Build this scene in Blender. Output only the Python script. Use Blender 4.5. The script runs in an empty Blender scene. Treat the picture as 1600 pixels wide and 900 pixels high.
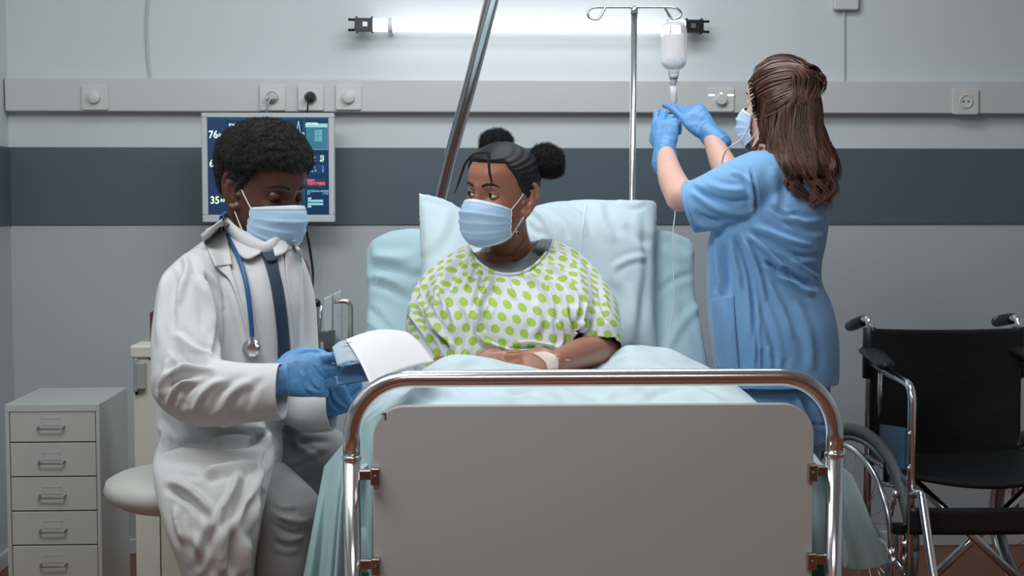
import bpy, bmesh, math, random
import numpy as np
from mathutils import Vector, Matrix, noise
from mathutils.bvhtree import BVHTree

SC = bpy.context.scene
COL = SC.collection
random.seed(7); np.random.seed(7)
PI = math.pi

# ------------------------------------------------------------------ camera
CAM_Z = 1.25; YAW = math.radians(2.5); PITCH = math.radians(3.6); FPX = 2222.2
cam_d = bpy.data.cameras.new('camera'); cam_d.lens = 50; cam_d.sensor_width = 36
cam_d.dof.use_dof = True; cam_d.dof.focus_distance = 3.4; cam_d.dof.aperture_fstop = 9.0
cam = bpy.data.objects.new('camera', cam_d); COL.objects.link(cam)
cam.location = (0, 0, CAM_Z); cam.rotation_euler = (PI/2 - PITCH, 0, -YAW)
SC.camera = cam
FWD = np.array([math.sin(YAW)*math.cos(PITCH), math.cos(YAW)*math.cos(PITCH), -math.sin(PITCH)])
RGT = np.array([math.cos(YAW), -math.sin(YAW), 0.0])
UPV = np.cross(RGT, FWD)

# ------------------------------------------------------------------ world, lights, exposure
w = bpy.data.worlds.new('world'); SC.world = w; w.use_nodes = True
w.node_tree.nodes['Background'].inputs[0].default_value = (0.62, 0.75, 0.88, 1)
w.node_tree.nodes['Background'].inputs[1].default_value = 0.2
SC.view_settings.view_transform = 'Standard'; SC.view_settings.look = 'None'
SC.view_settings.exposure = 0.0; SC.view_settings.gamma = 1.0
SC.view_settings.use_curve_mapping = False
def area_light(name, loc, target, sx, sy, power, color):
    l = bpy.data.lights.new(name, 'AREA'); l.shape = 'RECTANGLE'; l.size = sx; l.size_y = sy
    l.energy = power; l.color = color
    o = bpy.data.objects.new(name, l); COL.objects.link(o); o.location = loc
    d = Vector(target) - Vector(loc)
    o.rotation_euler = d.to_track_quat('-Z', 'Y').to_euler()
    return o
area_light('ceiling_softbox', (-0.7, 2.1, 2.62), (0.1, 3.5, 0.9), 1.3, 0.8, 38, (0.95, 0.98, 1.0))
area_light('ceiling_panel_light', (0.4, 3.5, 2.66), (0.3, 3.9, 0.5), 1.4, 0.6, 25, (0.92, 0.97, 1.0))
area_light('added_bounce_light', (0.4, -0.4, 2.68), (0.4, -0.6, 0.0), 1.6, 0.9, 27, (0.95, 0.97, 1.0))  # added unseen lamp: brightens the floor and front wall mirrored in the chrome

def P(px, py, Y):
    d = FWD + RGT*((px-800)/FPX) + UPV*(-(py-450)/FPX)
    return np.array([0, 0, CAM_Z]) + d*(Y/d[1])
def PX(V):
    """world points -> photograph pixels"""
    q = np.asarray(V, float) - np.array([0, 0, CAM_Z])
    z = q@FWD
    return np.stack([800 + FPX*(q@RGT)/z, 450 - FPX*(q@UPV)/z], -1)
def PP(pts, Y=None):
    return [P(p[0], p[1], p[2] if len(p) > 2 else Y) for p in pts]

# ------------------------------------------------------------------ materials
def srgb(c):
    f = lambda v: v/12.92 if v <= 0.04045 else ((v+0.055)/1.055)**2.4
    return tuple(f(x/255.0) for x in c) + (1.0,)
MATS = {}
def mat(name, rgb, rough=0.5, metal=0.0, bump=0.0, bscale=60.0, vary=0.0, vscale=6.0, coat=0.0, sheen=0.0, sub=0.0,
        trans=0.0, ior=1.45, emit=None, estr=0.0, alpha=1.0, stretch=(1, 1, 1), spec=0.5):
    if name in MATS: return MATS[name]
    m = bpy.data.materials.new(name); m.use_nodes = True; nt = m.node_tree
    b = nt.nodes['Principled BSDF']; L = nt.links
    b.inputs['Base Color'].default_value = srgb(rgb); b.inputs['Roughness'].default_value = rough
    b.inputs['Metallic'].default_value = metal; b.inputs['Coat Weight'].default_value = coat
    b.inputs['Sheen Weight'].default_value = sheen; b.inputs['Transmission Weight'].default_value = trans
    b.inputs['IOR'].default_value = ior; b.inputs['Alpha'].default_value = alpha
    b.inputs['Specular IOR Level'].default_value = spec
    if sub:
        b.inputs['Subsurface Weight'].default_value = sub; b.inputs['Subsurface Scale'].default_value = 0.01
        b.inputs['Subsurface Radius'].default_value = (1.0, 0.35, 0.2)
    if emit is not None:
        b.inputs['Emission Color'].default_value = srgb(emit); b.inputs['Emission Strength'].default_value = estr
    if bump or vary:
        tc = nt.nodes.new('ShaderNodeTexCoord'); mp = nt.nodes.new('ShaderNodeMapping')
        mp.inputs['Scale'].default_value = stretch; L.new(tc.outputs['Object'], mp.inputs['Vector'])
    if bump:
        n = nt.nodes.new('ShaderNodeTexNoise'); n.inputs['Scale'].default_value = bscale; n.inputs['Detail'].default_value = 4
        L.new(mp.outputs[0], n.inputs['Vector'])
        bp = nt.nodes.new('ShaderNodeBump'); bp.inputs['Strength'].default_value = bump; bp.inputs['Distance'].default_value = 0.004
        L.new(n.outputs[0], bp.inputs['Height']); L.new(bp.outputs[0], b.inputs['Normal'])
    if vary:
        n2 = nt.nodes.new('ShaderNodeTexNoise'); n2.inputs['Scale'].default_value = vscale; n2.inputs['Detail'].default_value = 3
        L.new(mp.outputs[0], n2.inputs['Vector'])
        mx = nt.nodes.new('ShaderNodeMix'); mx.data_type = 'RGBA'
        c = srgb(rgb)
        mx.inputs[6].default_value = tuple(max(0, x*(1-vary)) for x in c[:3]) + (1,)
        mx.inputs[7].default_value = tuple(min(1, x*(1+vary)) for x in c[:3]) + (1,)
        L.new(n2.outputs[0], mx.inputs[0]); L.new(mx.outputs[2], b.inputs['Base Color'])
    MATS[name] = m
    return m

def cloth_mat(name, rgb, sheen=.25, bump=.12, bscale=900, rough=.8, sub=0.0):
    return mat(name, rgb, rough, bump=bump, bscale=bscale, sheen=sheen, vary=.03, vscale=9)

# ------------------------------------------------------------------ objects
def tag(o, label=None, cat=None, group=None, kind=None):
    if label: o['label'] = label
    if cat: o['category'] = cat
    if group: o['group'] = group
    if kind: o['kind'] = kind
    return o
def thing(name, label, cat, loc=(0, 0, 0), group=None):
    o = bpy.data.objects.new(name, None); COL.objects.link(o)
    o.location = tuple(loc); o.empty_display_size = 0.1
    return tag(o, label, cat, group)
def obj(name, geo, material, parent=None, smooth=True, label=None, angle=None):
    """geo = (V, F); links ONE mesh object; vertices are given in world space"""
    V, F = geo
    me = bpy.data.meshes.new(name)
    me.from_pydata([tuple(map(float, v)) for v in V] if not isinstance(V, np.ndarray) else V.tolist(), [], [tuple(f) for f in F] if not isinstance(F, np.ndarray) else F.tolist())
    me.validate()
    o = bpy.data.objects.new(name, me); COL.objects.link(o)
    for mm in (material if isinstance(material, (list, tuple)) else [material]): me.materials.append(mm)
    if smooth: me.shade_smooth()
    if smooth and angle is not None:
        me.set_sharp_from_angle(angle=math.radians(angle))
    if parent is not None:
        o.parent = parent
        if parent.type == 'EMPTY': o.matrix_parent_inverse = Matrix.Translation(-Vector(parent.location))
    if label: o['label'] = label
    return o
def dup(o, off, parent=None, kids=True):
    c = o.copy(); COL.objects.link(c)
    if parent is not None: c.parent = parent
    if off is not None: c.location = Vector(o.location) + Vector(off)
    if kids:
        for ch in [x for x in COL.objects if x.parent == o]:
            d = ch.copy(); COL.objects.link(d); d.parent = c
    return c
def bevel(o, wd=0.003, seg=2):
    m = o.modifiers.new('bevel', 'BEVEL'); m.width = wd; m.segments = seg; m.limit_method = 'ANGLE'; m.angle_limit = 0.7
    return o
def solid(o, t, off=-1.0):
    m = o.modifiers.new('solid', 'SOLIDIFY'); m.thickness = t; m.offset = off; return o
def subsurf(o, n=1):
    m = o.modifiers.new('sub', 'SUBSURF'); m.levels = n; m.render_levels = n; return o

# ------------------------------------------------------------------ geometry
class G:
    def __init__(s): s.V = []; s.F = []
    def add(s, geo):
        V, F = geo; n = len(s.V)
        s.V.extend([tuple(map(float, v)) for v in V]); s.F.extend([tuple(int(i)+n for i in f) for f in F]); return s
    def out(s): return (s.V, s.F)
def join(*gs):
    g = G()
    for x in gs: g.add(x)
    return g.out()
def box(x0, x1, y0, y1, z0, z1):
    V = [(x, y, z) for z in (z0, z1) for y in (y0, y1) for x in (x0, x1)]
    return V, [(0, 2, 3, 1), (4, 5, 7, 6), (0, 1, 5, 4), (2, 6, 7, 3), (0, 4, 6, 2), (1, 3, 7, 5)]
def obox(c, ax, ay, az, hx, hy, hz):
    c, ax, ay, az = [np.asarray(v, float) for v in (c, ax, ay, az)]
    V = [c + ax*sx*hx + ay*sy*hy + az*sz*hz for sz in (-1, 1) for sy in (-1, 1) for sx in (-1, 1)]
    return V, [(0, 2, 3, 1), (4, 5, 7, 6), (0, 1, 5, 4), (2, 6, 7, 3), (0, 4, 6, 2), (1, 3, 7, 5)]
def catmull(pts, n):
    p = np.asarray(pts, float)
    if len(p) == 2 or n <= 1:
        t = np.linspace(0, len(p)-1, (len(p)-1)*max(n, 1)+1)
        return np.stack([np.interp(t, range(len(p)), p[:, k]) for k in range(p.shape[1])], 1)
    q = np.vstack([2*p[0]-p[1], p, 2*p[-1]-p[-2]]); out = []
    for i in range(1, len(q)-2):
        for k in range(n):
            t = k/n
            out.append(0.5*((2*q[i]) + (-q[i-1]+q[i+1])*t + (2*q[i-1]-5*q[i]+4*q[i+1]-q[i+2])*t*t + (-q[i-1]+3*q[i]-3*q[i+1]+q[i+2])*t**3))
    out.append(p[-1]); return np.array(out)
def nrm(v):
    v = np.asarray(v, float); return v/(np.linalg.norm(v)+1e-12)
def skin_rings(R, cap=True):
    """R: (m, n, 3) rings -> closed surface"""
    R = np.asarray(R, float); m, n = R.shape[:2]
    V = R.reshape(-1, 3); F = []
    for i in range(m-1):
        for j in range(n):
            a = i*n+j; b = i*n+(j+1) % n
            F.append((a, b, b+n, a+n))
    V = V.tolist()
    if cap:
        V.append(R[0].mean(0)); V.append(R[-1].mean(0)); c0 = m*n; c1 = c0+1
        for j in range(n):
            F.append((c0, (j+1) % n, j)); F.append((c1, (m-1)*n+j, (m-1)*n+(j+1) % n))
    return V, F
def tube(pts, rad, n=12, sub=6, flat=1.0, up=None, round_caps=True):
    """smooth tapered tube; flat<1 squashes it along 'up'"""
    pts = np.asarray(pts, float)
    if np.isscalar(rad): rad = [rad]*len(pts)
    q = catmull(np.hstack([pts, np.asarray(rad, float)[:, None]]), sub)
    C = q[:, :3]; r = np.maximum(q[:, 3], 1e-5)
    T = np.gradient(C, axis=0); T /= (np.linalg.norm(T, axis=1)[:, None]+1e-12)
    u = np.asarray(up, float) if up is not None else (np.array([0, 0, 1.0]) if abs(T[0][2]) < 0.9 else np.array([0, 1.0, 0]))
    rings = []; a = np.linspace(0, 2*PI, n, endpoint=False)
    U = nrm(u - T[0]*(u@T[0]))
    fl = flat if not np.isscalar(flat) else [flat]*len(pts)
    fl = np.interp(np.linspace(0, len(fl)-1, len(C)), range(len(fl)), fl)
    def ring(c, t, U, r, f):
        W = np.cross(t, U)
        return c + r*(np.cos(a)[:, None]*W + np.sin(a)[:, None]*U*f)
    for i in range(len(C)):
        if up is not None: U = nrm(u - T[i]*(u@T[i]))
        else: U = nrm(U - T[i]*(U@T[i]))
        if i == 0 and round_caps:
            for k in (0.2, 0.6, 0.88): rings.append(ring(C[0]-T[0]*r[0]*math.sqrt(1-k*k)*0.9, T[0], U, r[0]*k, fl[0]))
        rings.append(ring(C[i], T[i], U, r[i], fl[i]))
    if round_caps:
        for k in (0.88, 0.6, 0.2): rings.append(ring(C[-1]+T[-1]*r[-1]*math.sqrt(1-k*k)*0.9, T[-1], U, r[-1]*k, fl[-1]))
    return skin_rings(rings)
def bar(a, b, r, n=12):
    return tube([a, b], r, n=n, sub=1, round_caps=False)
def bent(pts, r, rc=0.06, n=14, seg=6):
    """tube through sharp corner points with rounded bends"""
    p = [np.asarray(q, float) for q in pts]; out = [p[0]]
    for i in range(1, len(p)-1):
        a = nrm(p[i-1]-p[i]); b = nrm(p[i+1]-p[i])
        d = min(rc, 0.48*np.linalg.norm(p[i-1]-p[i]), 0.48*np.linalg.norm(p[i+1]-p[i]))
        s = p[i]+a*d; e = p[i]+b*d
        for k in range(seg+1):
            t = k/seg; out.append((1-t)**2*s + 2*t*(1-t)*p[i] + t*t*e)
    out.append(p[-1])
    return tube(out, r, n=n, sub=1, round_caps=False)
def sphere(c, r, n=20, m=12, M=None):
    """r scalar or 3-vector"""
    r = np.array([r, r, r]) if np.isscalar(r) else np.asarray(r, float)
    rings = []
    for i in range(1, m):
        t = PI*i/m
        a = np.linspace(0, 2*PI, n, endpoint=False)
        rings.append(np.stack([np.sin(t)*np.cos(a)*r[0], np.sin(t)*np.sin(a)*r[1], np.full(n, np.cos(t)*r[2])], 1))
    V, F = skin_rings(rings)
    V = np.array(V); V[-2] = (0, 0, r[2]); V[-1] = (0, 0, -r[2])
    if M is not None: V = V@np.asarray(M)[:3, :3].T
    F = [tuple(reversed(f)) for f in F]
    return V + np.asarray(c, float), F
def lathe(prof, c=(0, 0, 0), n=24, axis=(0, 0, 1)):
    """prof: (r, h) pairs along axis"""
    ax = nrm(axis); u = nrm(np.cross(ax, [0.3, 1, 0.1])); v = np.cross(ax, u); a = np.linspace(0, 2*PI, n, endpoint=False)
    return skin_rings([np.asarray(c) + ax*h + r*(np.cos(a)[:, None]*u + np.sin(a)[:, None]*v) for r, h in prof])
def grid(fn, nu, nv, closed_u=False):
    V = [fn(i/(nu-1) if not closed_u else i/nu, j/(nv-1)) for j in range(nv) for i in range(nu)]
    F = []
    for j in range(nv-1):
        for i in range(nu if closed_u else nu-1):
            a = j*nu+i; b = j*nu+(i+1) % nu
            F.append((a, b, b+nu, a+nu))
    return V, F
def prism(poly, d0, d1):
    """poly: world points (planar), extruded between offsets d0, d1 (vectors)"""
    p = np.asarray(poly, float); n = len(p); d0 = np.asarray(d0, float); d1 = np.asarray(d1, float)
    V = np.vstack([p+d0, p+d1]).tolist()
    F = [tuple(range(n))[::-1], tuple(range(n, 2*n))] + [(i, (i+1) % n, n+(i+1) % n, n+i) for i in range(n)]
    return V, F
def rounded_rect(x0, x1, z0, z1, r, seg=6, corners=(1, 1, 1, 1)):
    out = []
    for (cx, cz, a0, k) in ((x1-r, z1-r, 0, 0), (x0+r, z1-r, 90, 1), (x0+r, z0+r, 180, 2), (x1-r, z0+r, 270, 3)):
        if corners[k]:
            for i in range(seg+1):
                a = math.radians(a0 + 90*i/seg); out.append((cx+r*math.cos(a), cz+r*math.sin(a)))
        else:
            out.append(((x1, z1), (x0, z1), (x0, z0), (x1, z0))[k])
    return out

def tri_edges(F):
    E = set()
    for f in F:
        for i in range(len(f)):
            a, b = f[i], f[(i+1) % len(f)]
            E.add((a, b) if a < b else (b, a))
    return np.array(list(E))
def smooth_np(V, F, it, lam=0.5, mask=None):
    if it <= 0: return V
    if isinstance(F, np.ndarray):
        E = np.vstack([F[:, [0, 1]], F[:, [1, 2]], F[:, [2, 3]], F[:, [3, 0]]]) if F.shape[1] == 4 else np.vstack([F[:, [0, 1]], F[:, [1, 2]], F[:, [2, 0]]])
        E = np.unique(np.sort(E, 1), axis=0)
    else: E = tri_edges(F)
    n = len(V); deg = np.bincount(E.ravel(), minlength=n).astype(float)[:, None]; deg[deg == 0] = 1
    for _ in range(it):
        S = np.stack([np.bincount(E[:, 0], V[E[:, 1], k], n) + np.bincount(E[:, 1], V[E[:, 0], k], n) for k in range(3)], 1)/deg
        l = lam if mask is None else lam*mask[:, None]
        V = V + l*(S-V)
    return V
def normals_np(V, F):
    me = bpy.data.meshes.new('t'); me.from_pydata(V.tolist(), [], F.tolist() if isinstance(F, np.ndarray) else F)
    N = np.zeros(len(V)*3, np.float32); me.vertices.foreach_get('normal', N); bpy.data.meshes.remove(me)
    return N.reshape(-1, 3).astype(float)
def remesh(prims, voxel, it=3):
    """union of closed pieces by voxel remesh -> (V, F) numpy"""
    V, F = join(*prims)
    me = bpy.data.meshes.new('tmp'); me.from_pydata(V, [], F)
    o = bpy.data.objects.new('tmp', me); COL.objects.link(o)
    m = o.modifiers.new('r', 'REMESH'); m.mode = 'VOXEL'; m.voxel_size = voxel
    dg = bpy.context.evaluated_depsgraph_get(); ev = o.evaluated_get(dg); em = ev.to_mesh()
    n = len(em.vertices); VV = np.zeros(n*3, np.float32); em.vertices.foreach_get('co', VV)
    fl = np.zeros(len(em.loops), np.int32); em.loops.foreach_get('vertex_index', fl)
    FF = fl.reshape(-1, 4)
    ev.to_mesh_clear(); bpy.data.objects.remove(o); bpy.data.meshes.remove(me)
    VV = VV.reshape(-1, 3).astype(float)
    return smooth_np(VV, FF, it), FF
def cull(V, F, keep):
    """keep faces all of whose verts are kept"""
    F = np.asarray(F); k = keep[F].all(1); F2 = F[k]
    used = np.zeros(len(V), bool); used[F2.ravel()] = True
    idx = np.cumsum(used)-1
    return V[used], idx[F2], used
def seg_dist(Pq, A, B):
    d = B-A; L = (d@d)+1e-12
    t = np.clip(((Pq-A)@d)/L, 0, 1)
    return np.linalg.norm(Pq-(A+t[:, None]*d), axis=1), t
def folds(V, F, strokes, front=True, N=None):
    """sculpt cloth folds: strokes = (pixel polyline, width px, height m); ridge (+) or groove (-) along the normal"""
    if N is None: N = normals_np(V, F)
    px = PX(V); cam_dir = np.array([0, 0, CAM_Z])-V; cam_dir /= np.linalg.norm(cam_dir, axis=1)[:, None]
    face = np.clip((N*cam_dir).sum(1)*2.5, 0, 1) if front else np.ones(len(V))
    D = np.zeros(len(V))
    for pts, wd, h in strokes:
        p = catmull(np.array(pts, float), 5) if len(pts) > 2 else np.array(pts, float)
        L = np.r_[0, np.cumsum(np.linalg.norm(np.diff(p, axis=0), axis=1))]; tot = L[-1]
        best = np.full(len(V), 1e9); bt = np.zeros(len(V))
        lo = p.min(0)-3*wd; hi = p.max(0)+3*wd
        m = ((px > lo) & (px < hi)).all(1)
        q = px[m]; b = best[m]; t_ = bt[m]
        for i in range(len(p)-1):
            d, t = seg_dist(q, p[i], p[i+1]); c = d < b
            b[c] = d[c]; t_[c] = (L[i]+t[c]*(L[i+1]-L[i]))/tot
        tp = np.clip(np.minimum(t_, 1-t_)*5, 0, 1)**0.7
        k = np.zeros(len(V)); k[m] = np.exp(-(b/wd)**2)*tp*h
        # soft shoulder on the far side so that a ridge rolls into a valley
        k[m] -= 0.45*h*np.exp(-((b-1.9*wd)/wd)**2)*tp
        D += k
    return V + N*(D*face)[:, None]
def wobble(V, N, amp, scale, seed=0.0, stretch=(1, 1, 1)):
    s = np.array(stretch)*scale
    d = np.array([noise.noise(Vector(v*s) + Vector((seed, seed*1.7, 3.1*seed))) for v in V])
    return V + N*(d*amp)[:, None]
def bvh_of(*geos):
    V, F = join(*geos) if len(geos) > 1 else geos[0]
    return BVHTree.FromPolygons([tuple(v) for v in (V.tolist() if isinstance(V, np.ndarray) else V)], [tuple(f) for f in (F.tolist() if isinstance(F, np.ndarray) else F)])
def on(bvh, px, py, off=0.0, Y=3.0):
    """point of a surface that the camera ray meets, lifted toward the viewer"""
    o = np.array([0, 0, CAM_Z]); d = nrm(P(px, py, 3.0)-o)
    h = bvh.ray_cast(Vector(o), Vector(d))
    if h[0] is None: return P(px, py, Y)
    return np.array(h[0]) - d*off
def resample(p, n):
    p = catmull(np.array(p, float), 6) if len(p) > 2 else np.array(p, float)
    L = np.r_[0, np.cumsum(np.linalg.norm(np.diff(p, axis=0), axis=1))]
    t = np.linspace(0, L[-1], n)
    return np.stack([np.interp(t, L, p[:, k]) for k in range(p.shape[1])], 1)
def patch(bvh, A, B, nu, nv, off, Y=3.0, smooth_it=3):
    """cloth strip lying on a surface between two edge lines A and B"""
    a = resample(A, nv); b = resample(B, nv)
    V = np.array([on(bvh, *(a[j]*(1-i/(nu-1)) + b[j]*i/(nu-1)), off=off, Y=Y) for j in range(nv) for i in range(nu)])
    F = [(j*nu+i, j*nu+i+1, (j+1)*nu+i+1, (j+1)*nu+i) for j in range(nv-1) for i in range(nu-1)]
    # depth outliers (rays that miss) are pulled to their neighbours
    V = smooth_depth(V, F, smooth_it)
    return V, F
def smooth_depth(V, F, it):
    o = np.array([0, 0, CAM_Z]); d = V-o; r = np.linalg.norm(d, axis=1); u = d/r[:, None]
    med = np.median(r); r = np.clip(r, med-0.35, med+0.35)
    rr = np.stack([r, r*0, r*0], 1)
    r = smooth_np(rr, F, it)[:, 0]
    return o + u*r[:, None]
# ================================================================== THE ROOM
YW = 5.0; XL = -1.52; XR = 2.9; YF = -1.6; ZC = 2.75
def wall_mat():
    m = bpy.data.materials.new('wall_paint'); m.use_nodes = True; nt = m.node_tree; b = nt.nodes['Principled BSDF']; L = nt.links
    g = nt.nodes.new('ShaderNodeNewGeometry'); s = nt.nodes.new('ShaderNodeSeparateXYZ'); L.new(g.outputs['Position'], s.inputs[0])
    c = nt.nodes.new('ShaderNodeMath'); c.operation = 'GREATER_THAN'; c.inputs[1].default_value = 1.29; L.new(s.outputs[2], c.inputs[0])
    mx = nt.nodes.new('ShaderNodeMix'); mx.data_type = 'RGBA'; L.new(c.outputs[0], mx.inputs[0])
    mx.inputs[6].default_value = srgb((178, 185, 188)); mx.inputs[7].default_value = srgb((205, 213, 216))
    n = nt.nodes.new('ShaderNodeTexNoise'); n.inputs['Scale'].default_value = 180; n.inputs['Detail'].default_value = 4
    tc = nt.nodes.new('ShaderNodeTexCoord'); L.new(tc.outputs['Object'], n.inputs['Vector'])
    bp = nt.nodes.new('ShaderNodeBump'); bp.inputs['Strength'].default_value = 0.12; bp.inputs['Distance'].default_value = 0.002
    L.new(n.outputs[0], bp.inputs['Height']); L.new(bp.outputs[0], b.inputs['Normal'])
    L.new(mx.outputs[2], b.inputs['Base Color']); b.inputs['Roughness'].default_value = 0.55
    return m
M_WALL = wall_mat()
M_CEIL = mat('ceiling_paint', (215, 218, 220), 0.8, bump=0.05)
M_BAND = mat('band_paint', (84, 98, 106), 0.45, bump=0.06, bscale=120)
M_WHITEPL = mat('white_plastic', (208, 210, 206), 0.35)
M_RAIL = mat('rail_plastic', (200, 203, 202), 0.45)
M_BLACKPL = mat('black_plastic', (22, 24, 26), 0.35)
M_CHROME = mat('chrome', (238, 238, 238), 0.19, metal=1.0)
M_STEEL = mat('brushed_steel', (150, 155, 160), 0.3, metal=1.0)
M_CREAM = mat('cream_enamel', (205, 203, 192), 0.4, vary=0.03)
def floor_mat():
    m = bpy.data.materials.new('floor_vinyl'); m.use_nodes = True; nt = m.node_tree; b = nt.nodes['Principled BSDF']; L = nt.links
    tc = nt.nodes.new('ShaderNodeTexCoord'); mp = nt.nodes.new('ShaderNodeMapping'); mp.inputs['Scale'].default_value = (7, 0.9, 1)
    L.new(tc.outputs['Object'], mp.inputs[0])
    n = nt.nodes.new('ShaderNodeTexNoise'); n.inputs['Scale'].default_value = 3; n.inputs['Detail'].default_value = 8; L.new(mp.outputs[0], n.inputs['Vector'])
    r = nt.nodes.new('ShaderNodeValToRGB'); r.color_ramp.elements[0].color = srgb((96, 54, 38)); r.color_ramp.elements[1].color = srgb((140, 84, 60))
    L.new(n.outputs[0], r.inputs[0]); L.new(r.outputs[0], b.inputs['Base Color']); b.inputs['Roughness'].default_value = 0.38
    return m
M_FLOOR = floor_mat()
def struct(name, geo, m, **k):
    o = obj(name, geo, m, smooth=False, **k); o['kind'] = 'structure'; return o
struct('floor', box(XL-.1, XR+.1, YF-.1, YW+.1, -0.1, 0), M_FLOOR)
struct('ceiling', box(XL-.1, XR+.1, YF-.1, YW+.1, ZC, ZC+.1), M_CEIL)
struct('wall_back', box(XL-.1, XR+.1, YW, YW+.1, 0, ZC), M_WALL)
struct('wall_left', box(XL-.1, XL, YF, YW, 0, ZC), M_WALL)
struct('wall_right', box(XR, XR+.1, YF, YW, 0, ZC), M_WALL)
struct('wall_front', box(XL-.1, XR+.1, YF-.1, YF, 0, ZC), mat('brown_panelling', (150, 104, 78), .5, vary=.12, vscale=3, stretch=(6, 6, 1)))
bevel(struct('trim_1', box(XL, XR, YW-.006, YW, 1.158, 1.427), M_BAND), .002)
bevel(struct('trim_2', box(XL, XL+.006, YF, YW-.006, 1.158, 1.427), M_BAND), .002)
bevel(struct('baseboard_back', box(XL, XR, YW-.014, YW, 0, 0.055), M_RAIL), .004)
bevel(struct('baseboard_left', box(XL, XL+.014, YF, YW-.014, 0, 0.055), M_RAIL), .004)
# cable trunking along the wall
tr = tag(bevel(obj('wall_trunking', box(XL+.005, XR, YW-.05, YW, 1.548, 1.660), M_RAIL, smooth=False), .004, 3),
    'long off-white plastic cable trunking running across the wall above the dark band', 'trunking')
YT = YW-.05
def Xat(px, Y): return P(px, 450, Y)[0]
def plate(px0, px1, py0, py1, name, label, cat, group=None):
    a = P(px0, py0, YT-.01); b = P(px1, py1, YT-.01)
    t = thing(name, label, cat, ((a[0]+b[0])/2, YT, b[2]), group)
    poly = [(x, YT, z) for x, z in rounded_rect(a[0], b[0], b[2], a[2], .008)]
    bevel(obj('cover_plate', prism(poly, (0, 0, 0), (0, -.011, 0)), M_WHITEPL, t, smooth=False), .003, 3)
    return t, ((a[0]+b[0])/2, (a[2]+b[2])/2)
def knob_switch(px0, px1, py0, py1, label, r=.021, bright=False):
    t, (cx, cz) = plate(px0, px1, py0, py1, 'rotary_switch', label, 'switch', None)
    obj('knob', lathe([(r*1.08, 0), (r*1.05, .003), (r, .004), (r*.97, .016), (r*.85, .018)], (cx, YT-.011, cz), 32, (0, -1, 0)), M_WHITEPL, t, angle=40)
    return t, cx, cz
knob_switch(127, 169, 132, 172, 'white square wall switch with round knob at the far left of the trunking')
knob_switch(524, 565, 132, 172, 'white square wall switch with round knob just right of the two plugged sockets')
t, cx, cz = knob_switch(1106, 1147, 137, 175, 'white wall switch with round dial beside the blue gloved hands', .019)
for dx in (-.034, .034):  # reflections on the dial switch, put in as small glowing white shapes
    obj('painted_glint', prism([(cx+dx+x, YT-.011, cz+.016+z) for x, z in rounded_rect(-.012, .012, -.003, .003, .0028, 3)], (0, 0, 0), (0, -.001, 0)), mat('glint_white', (250, 250, 250), .3, emit=(255, 255, 255), estr=.6), t, smooth=False, label='small white painted reflection')
obj('painted_glint', lathe([(.004, 0), (.004, .001)], (cx, YT-.011, cz+.022), 12, (0, -1, 0)), mat('glint_white', (0, 0, 0)), t, smooth=False, label='small white painted reflection')
def socket(px0, px1, py0, py1, label, plug=None):
    t, (cx, cz) = plate(px0, px1, py0, py1, 'wall_socket', label, 'socket')
    rg = obj('socket_ring', lathe([(.0235, 0), (.0235, .004), (.021, .005), (.0205, .001), (.0, .0008)], (cx, YT-.011, cz), 32, (0, -1, 0)), M_WHITEPL, t, angle=40)
    if plug is None:
        for dx in (-.0095, .0095):
            obj('hole', lathe([(.003, 0), (.003, .0015)], (cx+dx, YT-.0118, cz), 10, (0, -1, 0)), M_BLACKPL, rg, smooth=False)
    else:
        g = tag(thing('power_plug', plug[1], 'plug', (cx, YT-.012, cz)))
        m = plug[0]
        obj('plug_body', join(lathe([(.018, 0), (.0185, .012), (.012, .024), (.007, .03)], (cx, YT-.013, cz), 20, (0, -1, 0)), obox((cx, YT-.032, cz), (1, 0, 0), (0, 1, 0), (0, 0, 1), .019, .007, .006)), m, g, angle=50)
        obj('cord', tube(plug[2](cx, cz), .0027, n=8), m, g)
    return t
M_CABLEW = mat('white_cable', (190, 192, 190), .5)
socket(405, 446, 132, 173, 'white wall socket holding a white plug, left of the black plug', (M_CABLEW, 'white power plug and cord in the left socket above the monitor',
       lambda cx, cz: [(cx, YT-.04, cz), (cx-.012, YT-.045, cz-.025), (cx-.02, YT-.02, cz-.06), (cx-.03, YT-.012, cz-.12), (cx-.03, YT-.012, cz-.3)]))
socket(465, 506, 132, 173, 'white wall socket holding the black plug, above the monitor corner', (M_BLACKPL, 'black power plug and cord in the socket above the monitor',
       lambda cx, cz: [(cx, YT-.04, cz), (cx-.005, YT-.046, cz-.02), (cx-.012, YT-.02, cz-.06), (cx-.014, YT-.012, cz-.12), (cx-.02, YT-.012, cz-.3)]))
socket(1489, 1529, 138, 179, 'empty white wall socket near the right end of the trunking')
# cables and junction box on the wall
tag(obj('wall_cable', tube(PP([(231, -60), (231, 0), (229, 40), (231, 90), (236, 127)], YW-.006), .0042, n=8), M_CABLEW), 'thin white cable hanging down the upper wall at left', 'cable')
tag(obj('cable_conduit', tube(PP([(1319, 14), (1319, 60), (1319, 131)], YW-.006), .0045, n=8), M_CABLEW), 'straight pale conduit running down the wall from the small box', 'conduit')
a = P(1304, -30, YW-.03); b = P(1341, 15, YW-.03)
tag(bevel(obj('junction_box', prism([(x, YW, z) for x, z in rounded_rect(a[0], b[0], b[2], a[2], .008)], (0, 0, 0), (0, -.035, 0)), M_WHITEPL, smooth=False), .003), 'small white junction box on the upper wall at right', 'box')
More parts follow.
